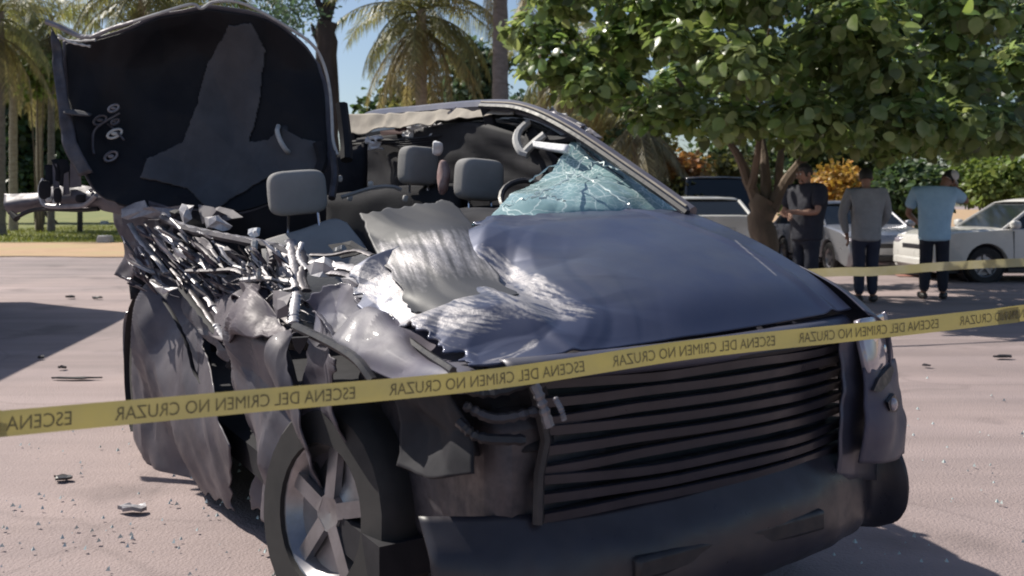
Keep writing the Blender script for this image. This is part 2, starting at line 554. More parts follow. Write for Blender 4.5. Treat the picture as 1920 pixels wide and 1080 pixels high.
def leafmat(name, col, col2=None, island=0.45, tr=0.35, rough=0.45):
    return mat(name, col, rough, col2=col2, nscale=1.1, island=island, translucent=tr, spec=0.4)
M['leaf_big'] = leafmat('broad_green_leaf', (0.095, 0.16, 0.04), (0.205, 0.26, 0.125), 0.65, 0.45, 0.27)
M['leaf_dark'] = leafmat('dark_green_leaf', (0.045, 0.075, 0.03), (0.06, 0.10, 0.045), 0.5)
M['leaf_blue'] = leafmat('bluish_green_leaf', (0.055, 0.10, 0.075), (0.08, 0.13, 0.09), 0.5)
M['leaf_olive'] = leafmat('olive_leaf', (0.11, 0.12, 0.04), (0.15, 0.15, 0.06), 0.45)
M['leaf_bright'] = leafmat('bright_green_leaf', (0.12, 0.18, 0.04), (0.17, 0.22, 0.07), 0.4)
M['leaf_orange'] = leafmat('orange_leaf', (0.33, 0.16, 0.065), (0.30, 0.21, 0.075), 0.35)
M['leaf_yellow'] = leafmat('yellow_leaf', (0.42, 0.32, 0.07), (0.42, 0.22, 0.06), 0.35)
M['frond'] = leafmat('palm_frond', (0.15, 0.175, 0.065), (0.225, 0.215, 0.105), 0.4)
M['frond_dry'] = leafmat('dry_palm_frond', (0.28, 0.24, 0.13), (0.20, 0.185, 0.105), 0.4)
M['bark'] = mat('bark', (0.17, 0.125, 0.09), 0.9, col2=(0.10, 0.075, 0.055), nscale=5, bump=0.8, bscale=14, stretch=(1, 1, 0.35))
M['bark_dark'] = mat('dark_bark', (0.055, 0.045, 0.042), 0.9, col2=(0.03, 0.025, 0.024), nscale=4, bump=0.8, bscale=10, stretch=(1, 1, 0.3))
M['bark_palm'] = mat('pale_palm_bark', (0.40, 0.335, 0.27), 0.9, col2=(0.26, 0.21, 0.165), nscale=4, bump=0.6, bscale=8, stretch=(1, 1, 3))
M['bark_palm_grey'] = mat('grey_palm_bark', (0.22, 0.19, 0.175), 0.9, col2=(0.14, 0.12, 0.11), nscale=4, bump=0.6, bscale=8, stretch=(1, 1, 3))

def asphalt_marks(m):
    """Hairline cracks, oil stains and faint tyre marks worn into the road surface."""
    nt = m.node_tree; N, Lk = nt.nodes, nt.links
    b = N['Principled BSDF']
    src = b.inputs['Base Color'].links[0].from_socket
    tc = N.new('ShaderNodeTexCoord')
    nz = N.new('ShaderNodeTexNoise'); nz.inputs['Scale'].default_value = 1.3; nz.inputs['Detail'].default_value = 6
    Lk.new(tc.outputs['Object'], nz.inputs['Vector'])
    mx = N.new('ShaderNodeMix'); mx.data_type = 'VECTOR'; mx.inputs[0].default_value = 0.25
    Lk.new(tc.outputs['Object'], mx.inputs[4]); Lk.new(nz.outputs['Color'], mx.inputs[5])
    vo = N.new('ShaderNodeTexVoronoi'); vo.feature = 'DISTANCE_TO_EDGE'; vo.inputs['Scale'].default_value = 0.55
    Lk.new(mx.outputs[1], vo.inputs['Vector'])
    cr = N.new('ShaderNodeMapRange'); cr.inputs[1].default_value = 0.002; cr.inputs[2].default_value = 0.010; cr.inputs[3].default_value = 0.88; cr.inputs[4].default_value = 1.0
    Lk.new(vo.outputs[0], cr.inputs[0])
    st = N.new('ShaderNodeTexNoise'); st.inputs['Scale'].default_value = 0.9; st.inputs['Detail'].default_value = 5
    Lk.new(tc.outputs['Object'], st.inputs['Vector'])
    sr = N.new('ShaderNodeMapRange'); sr.inputs[1].default_value = 0.60; sr.inputs[2].default_value = 0.70; sr.inputs[3].default_value = 1.0; sr.inputs[4].default_value = 0.70
    Lk.new(st.outputs[0], sr.inputs[0])
    mp = N.new('ShaderNodeMapping'); mp.inputs['Scale'].default_value = (0.12, 2.6, 1); mp.inputs['Rotation'].default_value = (0, 0, 0.12)
    Lk.new(tc.outputs['Object'], mp.inputs[0])
    ty = N.new('ShaderNodeTexNoise'); ty.inputs['Scale'].default_value = 1.0; ty.inputs['Detail'].default_value = 4
    Lk.new(mp.outputs[0], ty.inputs['Vector'])
    tr = N.new('ShaderNodeMapRange'); tr.inputs[1].default_value = 0.35; tr.inputs[2].default_value = 0.65; tr.inputs[3].default_value = 0.86; tr.inputs[4].default_value = 1.1
    Lk.new(ty.outputs[0], tr.inputs[0])
    def mul(a, c):
        x = N.new('ShaderNodeMath'); x.operation = 'MULTIPLY'
        Lk.new(a, x.inputs[0]); Lk.new(c, x.inputs[1]); return x.outputs[0]
    f = mul(mul(cr.outputs[0], sr.outputs[0]), tr.outputs[0])
    v = N.new('ShaderNodeVectorMath'); v.operation = 'SCALE'
    Lk.new(src, v.inputs[0]); Lk.new(f, v.inputs['Scale'])
    Lk.new(v.outputs[0], b.inputs['Base Color'])
asphalt_marks(M['asphalt'])
# ------------------------------------------------------------------ ground
def sheet(name, pts, z, m, kind='structure', sub=None):
    me = bpy.data.meshes.new(name)
    me.from_pydata([(x, y, z) for x, y in pts], [], [tuple(range(len(pts)))])
    me.materials.append(m)
    o = link(name, me)
    return props(o, kind=kind)

def wavy(x0, x1, y, amp, seed, n=40):
    r = random.Random(seed)
    return [(x0 + (x1 - x0) * i / n, y + mnoise.noise(Vector((i * 0.45, seed, 0))) * amp + r.uniform(-amp, amp) * 0.15) for i in range(n + 1)]

def build_road():
    me = bpy.data.meshes.new('road')
    xs = [-420, -60, -30] + [-20 + i * 0.5 for i in range(81)] + [30, 60, 420]
    ys = [-420, -60, -20] + [-6 + i * 0.5 for i in range(73)] + [60, 120, 900]
    vs, fs = [], []
    for j, y in enumerate(ys):
        for i, x in enumerate(xs):
            near = abs(x) <= 20 and -6 <= y <= 30
            z = (mnoise.noise(Vector((x * 0.5, y * 0.5, 3))) * 0.012 - 0.006) if near else -0.012
            vs.append((x, y, z))
    w = len(xs)
    for j in range(len(ys) - 1):
        for i in range(w - 1):
            fs.append((j * w + i, j * w + i + 1, (j + 1) * w + i + 1, (j + 1) * w + i))
    me.from_pydata(vs, [], fs)
    me.polygons.foreach_set('use_smooth', [True] * len(me.polygons))
    me.materials.append(M['asphalt'])
    props(link('road', me), kind='structure')
build_road()
sheet('dirt_verge', wavy(-45, -1.5, 22.5, 0.6, 5) + [(-1.5, 33), (-45, 33)], 0.012, M['dirt'])
sheet('lawn', wavy(-160, -1.0, 31.0, 0.8, 9, 90) + [(-1, 400), (-160, 400)], 0.024, M['lawn'])
sheet('verge', wavy(-1.0, 140, 20.4, 0.3, 11, 90) + [(140, 400), (-1, 400)], 0.020, M['dirt'])
sheet('red_road_marking', [(6.9, 16.2), (8.6, 16.0), (8.7, 16.35), (7.0, 16.6)], 0.016, M['road_red'])

def grass_blades():
    r = np.random.default_rng(4)
    n = 16000
    x = r.uniform(-26, -4, n); y = 31.2 + 24 * r.random(n) ** 1.6
    h = r.uniform(0.05, 0.16, n); a = r.uniform(0, PI, n); w = 0.02
    lx = r.normal(0, 0.04, n); ly = r.normal(0, 0.04, n)
    V = np.zeros((n, 3, 3))
    V[:, 0] = np.c_[x - np.cos(a) * w, y - np.sin(a) * w, np.full(n, 0.02)]
    V[:, 1] = np.c_[x + np.cos(a) * w, y + np.sin(a) * w, np.full(n, 0.02)]
    V[:, 2] = np.c_[x + lx, y + ly, h + 0.02]
    me = bpy.data.meshes.new('grass')
    me.from_pydata(V.reshape(-1, 3).tolist(), [], [(3 * i, 3 * i + 1, 3 * i + 2) for i in range(n)])
    me.materials.append(M['grass'])
    props(link('grass', me), 'short yellow-green grass on the lawn behind the dirt verge', 'grass', kind='stuff')
grass_blades()

# ------------------------------------------------------------------ foliage
LEAF = np.array([(0, 0, 0), (0.10, 0.17, 0.03), (0.30, 0.31, 0.07), (0.58, 0.31, 0.07), (0.84, 0.17, 0.0), (1.0, 0, -0.10), (0.84, -0.17, 0.0), (0.58, -0.31, 0.07), (0.30, -0.31, 0.07), (0.10, -0.17, 0.03), (0.32, 0, 0.0), (0.68, 0, -0.01)])
LEAF_F = [(0, 10, 2, 1), (10, 11, 3, 2), (11, 5, 4, 3), (0, 9, 8, 10), (10, 8, 7, 11), (11, 7, 6, 5)]

def leaf_frames(clumps, n, seed, size, up=0.6, rnd=0.7, outw=0.6, shell=0.45):
    r = np.random.default_rng(seed)
    C = np.array(clumps, float)
    vol = C[:, 3] * C[:, 4] * C[:, 5]
    k = r.choice(len(C), n, p=vol ** 0.8 / (vol ** 0.8).sum())
    d = r.normal(size=(n, 3)); d /= np.linalg.norm(d, axis=1)[:, None]
    rad = r.random(n) ** shell
    rad *= 1 + 0.15 * r.normal(size=n)
    P = C[k, :3] + d * C[k, 3:6] * rad[:, None]
    nr = d * outw + np.array([0, 0, up]) + r.normal(size=(n, 3)) * rnd
    nr /= np.linalg.norm(nr, axis=1)[:, None]
    t = r.normal(size=(n, 3)) + d * 0.8 - np.array([0, 0, 0.4])
    t -= nr * (t * nr).sum(1)[:, None]; t /= np.linalg.norm(t, axis=1)[:, None]
    b = np.cross(nr, t)
    s = size * r.uniform(0.6, 1.25, n)
    return P, t, b, nr, s

def leaves_mesh(name, fr, m, wide=1.0):
    P, t, b, nr, s = fr
    n = len(P)
    L = LEAF * np.array([1, wide, 1])
    V = P[:, None, :] + s[:, None, None] * (t[:, None, :] * L[None, :, 0:1] + b[:, None, :] * L[None, :, 1:2] + nr[:, None, :] * L[None, :, 2:3])
    me = bpy.data.meshes.new(name)
    base = (np.arange(n) * len(LEAF))
    fs = (base[:, None, None] + np.array(LEAF_F)[None]).reshape(-1, 4).tolist()
    me.from_pydata(V.reshape(-1, 3).tolist(), [], fs)
    me.materials.append(m)
    me.polygons.foreach_set('use_smooth', [True] * len(me.polygons))
    return me

def trunk_mesh(paths, m, seg=9, name='trunk'):
    b = MB()
    r = random.Random(len(paths))
    for path, r0, r1 in paths:
        P = curve(path, 12)
        P = [p + Vector((r.uniform(-1, 1), r.uniform(-1, 1), 0)) * r0 * 0.12 for p in P]
        b.tube(P, [r0 + (r1 - r0) * (i / 11) ** 0.8 for i in range(12)], seg)
    return b.mesh(name, m)

def bush(name, loc, clumps, n, size, m, label, cat, seed, stem=None, wide=1.0, shell=0.45, up=0.6):
    """A shrub or tree: crown of leaves with stems under it. Clumps are relative to loc."""
    o = empty(name, loc, 0, label, cat)
    link('crown', leaves_mesh('crown', leaf_frames(clumps, n, seed, size, shell=shell, up=up), m, wide), o)
    if stem is None:
        c = max(clumps, key=lambda q: q[3] * q[5])
        paths = [([(0.1 * k, 0.05 * k, 0), (c[0] * 0.5 + 0.2 * k, c[1] * 0.5, c[2] * 0.5), (c[0] + 0.45 * k * c[3], c[1], c[2] + c[5] * 0.4)], 0.05 + 0.012 * c[3], 0.012) for k in (-1, 0, 1)]
        link('stem', trunk_mesh(paths, M['bark'], 6, 'stem'), o)
    else:
        link('trunk', trunk_mesh(stem[0], stem[1]), o)
    return o

def rc(seed, n, c, R3, r0, r1):
    """Random clumps inside an ellipsoid."""
    r = random.Random(seed)
    out = []
    while len(out) < n:
        d = [r.uniform(-1, 1) for _ in range(3)]
        if sum(q * q for q in d) > 1: continue
        q = r.uniform(r0, r1)
        out.append((c[0] + d[0] * R3[0], c[1] + d[1] * R3[1], c[2] + d[2] * R3[2], q, q, q * 0.8))
    return out

# the broad-leaved tree over the people
TREE = Vector((3.77, 13.5, 0))
def big_tree():
    o = empty('broadleaf_tree', TREE, 0, 'broad-leaved green tree with a low wide crown shading the people on the right', 'tree')
    link('trunk', trunk_mesh([([(0.02, 0, -0.02), (0.0, 0, 0.5), (-0.06, 0, 1.0), (-0.03, 0, 1.38)], 0.24, 0.175)], M['bark'], 12), o)
    limbs = [([(-0.05, 0, 1.15), (-0.22, 0.05, 1.6), (-0.55, 0.1, 2.3), (-1.3, 0.2, 3.2)], 0.12, 0.03),
             ([(-0.02, 0, 1.2), (0.05, 0.15, 1.75), (0.0, 0.5, 2.6), (-0.3, 1.0, 3.9)], 0.11, 0.03),
             ([(0.02, 0, 1.15), (0.32, -0.05, 1.65), (0.75, -0.1, 2.2), (1.9, -0.4, 3.2)], 0.13, 0.03),
             ([(0.2, 0, 1.45), (0.3, 0.25, 2.0), (0.55, 0.5, 2.7), (0.8, 0.6, 3.9)], 0.08, 0.02),
             ([(-0.2, 0, 1.55), (-0.2, -0.35, 2.1), (-0.3, -0.9, 2.8), (-0.4, -1.6, 3.6)], 0.07, 0.02)]
    for L in limbs:
        link('limb', trunk_mesh([L], M['bark'], 8, 'limb'), o)
    cl = []
    r = random.Random(21)
    for i in range(52):
        a = r.uniform(0, 2 * PI); q = r.random() ** 0.5
        x, y = math.cos(a) * q * 3.35, math.sin(a) * q * 3.2
        zt = 5.6 - 2.3 * q * q
        zb = 2.2 + 0.25 * q * q
        z = zb + 0.5 + (zt - zb - 0.5) * r.random()
        if x < -2.2: z = max(z, 2.6 + (-2.2 - x) * 0.55)
        s = r.uniform(0.30, 0.66)
        cl.append((x + 0.25, y, z, s, s, s * 0.62))
    # foliage hugging the underside, drooping edge clumps
    for x, y, z, s in ((-2.6, -1.0, 2.75, .55), (-3.1, -0.4, 3.2, .6), (-3.35, 0, 3.75, .55), (-1.8, -1.6, 2.35, .5), (-1.1, -2.1, 2.2, .5), (-0.2, -2.4, 2.2, .55),
                       (0.8, -2.6, 2.15, .6), (1.8, -2.3, 2.15, .6), (2.7, -1.8, 2.15, .6), (3.4, -1.2, 2.2, .6), (3.9, -0.4, 2.3, .6), (-3.0, -1.2, 4.0, .6), (0.4, -1.0, 2.15, .6), (1.4, -0.8, 2.1, .6), (2.4, -.4, 2.15, .6), (-0.6, -.8, 2.3, .5), (3.2, .4, 2.2, .6)):
        cl.append((x, y, z + 0.16, s, s, s * 0.5))
    fr = leaf_frames(cl, 16500, 8, 0.185, up=0.75, rnd=0.5, outw=0.8, shell=0.3)
    P, t, b, nr, s = fr
    dist = np.linalg.norm(P + np.array(TREE) - np.array([0, 0, CAMH]), axis=1) / s
    near = np.argsort(dist)[:300]
    rest = np.setdiff1d(np.arange(len(P)), near)
    crown = link('crown', leaves_mesh('crown', tuple(q[rest] for q in fr), M['leaf_big'], 1.25), o)
    crown['kind'] = 'stuff'
    lm = bpy.data.meshes.new('leaf')
    lm.from_pydata([tuple(v) for v in LEAF * np.array([1, 1.25, 1])], [], LEAF_F)
    lm.materials.append(M['leaf_big'])
    lm.polygons.foreach_set('use_smooth', [True] * len(lm.polygons))
    for i in near:
        q = link('leaf', lm, o)
        q.matrix_local = Matrix(((t[i][0], b[i][0], nr[i][0], P[i][0]), (t[i][1], b[i][1], nr[i][1], P[i][1]), (t[i][2], b[i][2], nr[i][2], P[i][2]), (0, 0, 0, 1))) @ Matrix.Diagonal((s[i], s[i], s[i], 1))
big_tree()

# palms
def frond_mesh(name, L, p0, p1, nl, ll, m, seed, droop=0.5, width=0.035):
    r = random.Random(seed)
    b = MB()
    pts = []
    p = Vector((0, 0, 0)); N = 14
    for i in range(N + 1):
        pts.append(p.copy())
        a = R(p0 + (p1 - p0) * (i / N) ** 0.8)
        p = p + Vector((math.cos(a), 0, math.sin(a))) * (L / N)
    b.tube(pts, [0.03 * (1 - 0.85 * i / N) + 0.003 for i in range(N + 1)], 4)
    for i in range(nl):
        t = 0.12 + 0.88 * i / (nl - 1)
        x = t * N; k = min(int(x), N - 1)
        q = pts[k].lerp(pts[k + 1], x - k)
        f = (pts[k + 1] - pts[k]).normalized()
        l = ll * (0.35 + 0.65 * math.sin(PI * min(1, t * 0.8 + 0.15))) * r.uniform(0.8, 1.15)
        for sd in (-1, 1):
            side = Vector((0, sd, 0))
            d1 = (side * 0.85 + f * 0.55 + Vector((0, 0, r.uniform(-0.35, 0.15) - droop * 0.5))).normalized()
            d2 = (d1 + Vector((0, 0, -droop - r.uniform(0, 0.5)))).normalized()
            w = f * width * r.uniform(0.7, 1.2)
            a, c = q, q + d1 * l * 0.45
            e = c + d2 * l * 0.55
            b.add([a - w * 0.5, a + w * 0.5, c + w * 0.6, c - w * 0.6, e], [(0, 1, 2, 3), (3, 2, 4)])
    return b.mesh(name, m, smooth=False, fix=False)
FR = {'arch': [frond_mesh('frond', 3.0, 38, -55, 40, 0.75, M['frond'], i, 0.6) for i in (1, 2)],
      'hang': [frond_mesh('frond', 2.7, 5, -82, 40, 0.7, M['frond'], i, 0.9) for i in (3, 4)],
      'dry': [frond_mesh('frond', 2.6, -30, -88, 40, 0.65, M['frond_dry'], i, 1.0) for i in (5, 6)],
      'up': [frond_mesh('frond', 2.8, 72, 5, 36, 0.7, M['frond'], i, 0.4) for i in (7, 8)]}

def palm(px, d, w, ztop, kinds, label, seed, lean=0.0, scale=1.0, bark='bark_palm', group=None):
    r = random.Random(seed)
    x = (px - CX) / F * d
    o = empty('palm_tree', (x, d, 0), 0, label, 'palm tree', group)
    n = 26
    prof = []
    b = MB()
    pts = [Vector((lean * (i / n) ** 2, 0, -0.05 + (ztop + 0.05) * i / n)) for i in range(n + 1)]
    rad = [(w / 2) * (1.15 - 0.3 * i / n) * (1.06 if i % 2 else 0.96) + (0.12 * w if i == 0 else 0) for i in range(n + 1)]
    b.tube(pts, rad, 10)
    link('trunk', b.mesh('trunk', M[bark]), o)
    for kind, cnt, dz in kinds:
        for i in range(cnt):
            f = link('frond', r.choice(FR[kind]), o)
            f.location = (lean + r.uniform(-.08, .08), r.uniform(-.08, .08), ztop + dz + r.uniform(-0.2, 0.2))
            f.rotation_euler = (r.uniform(-.15, .15), r.uniform(-.2, .2), 2 * PI * (i + r.uniform(-.3, .3)) / cnt)
            f.scale = [scale * r.uniform(0.85, 1.15)] * 3
    return o
PG = 'palm trees behind the wrecked car'
palm(790, 26, 0.36, 6.9, [('up', 6, 0), ('arch', 13, -.1), ('hang', 16, -.3), ('dry', 17, -.6)], 'palm with a pale trunk and drooping olive fronds behind the torn roof', 1, group=PG)
palm(938, 24, 0.44, 8.6, [('up', 5, 0), ('arch', 10, -.1), ('dry', 6, -.5)], 'thick grey-brown palm trunk rising straight behind the driver headrest', 2, bark='bark_palm_grey', group=PG)
palm(1016, 30, 0.30, 9.5, [('up', 4, 0), ('arch', 9, -.1), ('dry', 6, -.6)], 'slim pinkish palm trunk beside the left edge of the broad-leaved tree', 3, bark='bark_palm', group=PG)
palm(25, 45, 0.36, 11.6, [('up', 5, 0), ('arch', 9, -.2), ('hang', 12, -.6), ('dry', 12, -1.2)], 'palm with the palest, most sunlit slim trunk at the left of the photo', 4, scale=1.35, group=PG)
palm(-4, 38, 0.55, 9.5, [('up', 4, 0), ('arch', 8, -.2), ('hang', 10, -.6), ('dry', 10, -1.2)], 'stout pinkish-brown palm trunk cut by the left edge of the photo', 5, scale=1.2, bark='bark_palm_grey', group=PG)
palm(74, 47, 0.34, 9.6, [('arch', 9, 0), ('hang', 12, -.4), ('dry', 14, -1.0)], 'palm with a short pale trunk under a green shaggy crown left of the raised roof', 6, scale=1.25, group=PG)
palm(96, 44, 0.30, 10.5, [('arch', 9, 0), ('hang', 10, -.4), ('dry', 12, -1.0)], 'palm with a grey slim trunk just left of the raised headliner', 7, scale=1.2, bark='bark_palm_grey', group=PG)
palm(270, 30, 0.42, 8.6, [('up', 4, 0), ('arch', 10, -.1), ('hang', 12, -.4), ('dry', 16, -.9)], 'palm with dry beige fronds hanging over the top edge of the torn roof', 8, scale=1.2, group=PG)
palm(400, 34, 0.42, 9.6, [('up', 4, 0), ('arch', 9, -.1), ('hang', 10, -.4), ('dry', 12, -.9)], 'palm with olive fronds showing above the peak of the torn roof', 9, scale=1.2, group=PG)
palm(1075, 27, 0.34, 6.2, [('arch', 8, 0), ('hang', 12, -.4), ('dry', 18, -1.0)], 'low palm with a shaggy skirt of dry fronds behind the windscreen pillar', 10, scale=1.0, group=PG)
palm(1200, 24, 0.42, 3.6, [('arch', 4, 0), ('dry', 22, -.3)], 'stunted palm wrapped in straw-coloured dead fronds left of the broad-leaved tree', 11, scale=0.95, group=PG)

def dark_tree():
    d = 25
    x = (612 - CX) / F * d
    o = empty('dark_tree', (x, d, 0), 0, 'dark forked tree trunk against the blue sky right of the raised roof', 'tree')
    k = d / F
    def p(px, py, dy=0): 
        q = at(px, py, d + dy); return (q.x - x, q.y - d, q.z)
    link('trunk', trunk_mesh([([(0.1, 0, 0), (0.05, 0, 3), p(613, 120), p(612, 40)], 0.36, 0.27)], M['bark_dark'], 10), o)
    for L in ([p(612, 50), p(600, 10), p(575, -40), p(540, -90)], [p(612, 45), p(625, 5), p(645, -30), p(690, -80)], [p(612, 40), p(612, -10), p(620, -70), p(615, -140)], [p(605, 90), p(590, 60), p(585, 45)]):
        link('limb', trunk_mesh([(L, 0.13, 0.04)], M['bark_dark'], 7, 'limb'), o)
    cl = [(*p(480 + i * 22 + (i % 3) * 9, -20 + (i * 37) % 60, (i % 3) - 1), .9, .9, .7) for i in range(5)] + [(*p(560 + i * 30, -110 - (i * 53) % 90, (i % 3) - 1), 1.2, 1.2, .8) for i in range(7)]
    cl += [(*p(520, 40, 0.5), .6, .6, .5), (*p(500, 70, .8), .6, .6, .5)]
    link('crown', leaves_mesh('crown', leaf_frames(cl, 3800, 31, 0.17), M['leaf_blue'], 0.6), o)
dark_tree()

def hedge(px0, px1, py0, py1, d, n, size, m, label, seed, name='bush', cat='bush', nc=14, r=(0.5, 0.9), wide=1.0):
    """A leafy mass that fills a picture rectangle at depth d, standing on the ground."""
    a, b = at(px0, py0, d), at(px1, py1, d)
    c = (a + b) / 2
    hx, hz = abs(b.x - a.x) / 2, abs(a.z - b.z) / 2
    q = min(r[1], hz, hx)
    cl = rc(seed, nc, (0, 0, c.z), (max(hx - q * .6, .1), 0.8, max(hz - q * .6, .1)), min(r[0], q), q)
    return bush(name, (c.x, d, 0), cl, n, size, m, label, cat, seed, wide=wide)
hedge(810, 975, 60, 215, 33, 2600, 0.26, M['leaf_blue'], 'bluish-green bushy tree between the two middle palm trunks', 41, 'leafy_tree', 'tree')
hedge(955, 1010, 150, 330, 36, 1200, 0.24, M['leaf_blue'], 'dark bluish shrub filling the gap under the pale sky', 42)
hedge(690, 830, 120, 330, 38, 1800, 0.26, M['leaf_olive'], 'olive shrub behind the pale palm trunk', 43)
hedge(1040, 1200, 20, 330, 40, 3600, 0.30, M['leaf_olive'], 'tall olive tree behind the left side of the broad-leaved crown', 44, 'leafy_tree', 'tree', 20, (1.0, 1.6))
hedge(1130, 1250, 215, 410, 26, 1800, 0.20, M['leaf_dark'], 'dark shrub behind the windscreen pillar', 45)
hedge(1085, 1275, 140, 335, 29, 2600, 0.19, M['leaf_olive'], 'olive bushy tree between the low shaggy palms behind the windscreen pillar', 63, 'leafy_tree', 'tree')
hedge(1240, 1330, 282, 350, 24.5, 900, 0.17, M['leaf_orange'], 'orange flowering bush left of the tree trunk', 46)
hedge(1230, 1320, 330, 400, 23.5, 800, 0.15, M['leaf_olive'], 'olive undergrowth below the orange bush', 47)
hedge(1320, 1420, 285, 350, 26, 800, 0.17, M['leaf_olive'], 'pale olive bush above the dark van roof', 48)
hedge(1525, 1608, 300, 385, 24, 1300, 0.17, M['leaf_yellow'], 'yellow and orange flowering bush between the two men on the left', 49)
hedge(1440, 1540, 290, 420, 27, 1300, 0.2, M['leaf_dark'], 'dark shrub behind the man in black', 50)
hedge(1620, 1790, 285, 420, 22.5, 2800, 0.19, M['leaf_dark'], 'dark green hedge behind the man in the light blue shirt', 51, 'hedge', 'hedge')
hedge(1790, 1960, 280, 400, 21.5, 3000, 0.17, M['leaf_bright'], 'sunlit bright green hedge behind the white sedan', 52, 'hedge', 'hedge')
hedge(1850, 2120, -140, 300, 24, 5200, 0.24, M['leaf_dark'], 'dark green tree at the top right corner behind the broad-leaved crown', 53, 'leafy_tree', 'tree', 22, (1.0, 1.7))
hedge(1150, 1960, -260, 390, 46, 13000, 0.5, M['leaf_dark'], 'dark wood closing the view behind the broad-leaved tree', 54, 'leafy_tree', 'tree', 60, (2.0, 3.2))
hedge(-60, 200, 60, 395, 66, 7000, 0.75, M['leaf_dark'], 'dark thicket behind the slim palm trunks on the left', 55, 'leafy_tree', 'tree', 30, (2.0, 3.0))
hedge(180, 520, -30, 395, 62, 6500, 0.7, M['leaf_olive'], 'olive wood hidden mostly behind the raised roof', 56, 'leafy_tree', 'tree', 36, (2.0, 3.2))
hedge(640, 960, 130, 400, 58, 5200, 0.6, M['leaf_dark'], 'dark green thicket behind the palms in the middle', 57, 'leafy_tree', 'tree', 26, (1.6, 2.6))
hedge(40, 110, 70, 190, 43, 1300, 0.26, M['leaf_bright'], 'fresh green creeper hanging between the slim palm trunks', 58, 'climbing_plant', 'plant')

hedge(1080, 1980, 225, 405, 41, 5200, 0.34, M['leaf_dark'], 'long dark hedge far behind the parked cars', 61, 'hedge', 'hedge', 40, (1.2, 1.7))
hedge(-120, 330, 270, 398, 63, 4200, 0.45, M['leaf_dark'], 'dark undergrowth at the far edge of the lawn on the left', 62, 'bush', 'bush', 36, (1.4, 2.2))
def post(px, py0, py1, label):
    g = gnd(px, py1)
    h = (py1 - py0) / F * g.y
    o = empty('wooden_post', (g.x, g.y, 0.02), 0, label, 'post', 'short dark posts on the lawn')
    b = MB(); b.box((0, 0, h / 2), (0.2, 0.2, h), taper=0.92)
    b.build('post_shaft', M['bark_dark'], o, bevel=0.02)
    b = MB(); b.box((0, 0, h + 0.03), (0.24, 0.24, 0.06), taper=0.7)
    b.build('post_cap', M['bark'], o, bevel=0.01)
post(81, 385, 419, 'short dark post on the lawn, the left one of two')
post(150, 385, 436, 'short dark post on the lawn nearest the wrecked car')
def marker(px, py, label):
    g = gnd(px, py)
    b = MB(); b.box((g.x, g.y, 0.12), (0.5, 0.4, 0.26), taper=0.8)
    o = b.build('marker_stone', M['strip'], bevel=0.04)
    props(o, label, 'stone', 'pale stones along the lawn')
marker(196, 421, 'small white-painted stone on the lawn beside the wreck, the far one')
marker(197, 455, 'small white-painted stone at the front edge of the lawn beside the wreck')

# ------------------------------------------------------------------ parked vehicles
def lerp_prof(P, x):
    for (x0, z0), (x1, z1) in zip(P, P[1:]):
        if x0 <= x <= x1: return z0 + (z1 - z0) * (x - x0) / (x1 - x0 + 1e-9)
    return P[-1][1]

def wheel(parent, x, y, r, w=0.2, name='wheel'):
    b = MB(); s = 1 if y > 0 else -1
    b.lathe([(r * 0.62, -w / 2), (r * 0.9, -w / 2), (r * 0.985, -w * 0.36), (r, -w * 0.15), (r, w * 0.15), (r * 0.985, w * 0.36), (r * 0.9, w / 2), (r * 0.62, w / 2), (r * 0.58, 0), (r * 0.62, -w / 2)], seg=28)
    t = b.build(name, M['rubber'], parent)
    t.location = (x, y, r)
    b = MB()
    b.lathe([(0.001, s * w * 0.30), (r * 0.16, s * w * 0.34), (r * 0.18, s * w * 0.25), (r * 0.3, s * w * 0.18), (r * 0.52, s * w * 0.2), (r * 0.6, s * w * 0.42), (r * 0.64, s * w * 0.44), (r * 0.62, -s * w * 0.4)], seg=24)
    for k in range(5):
        a = 2 * PI * k / 5 + 0.3
        b.box((math.cos(a) * r * 0.36, s * w * 0.28, math.sin(a) * r * 0.36), (r * 0.46, w * 0.12, r * 0.14), Matrix.Rotation(-a, 3, 'Y'))
    b.build('rim', M['rim'], t)
    return t

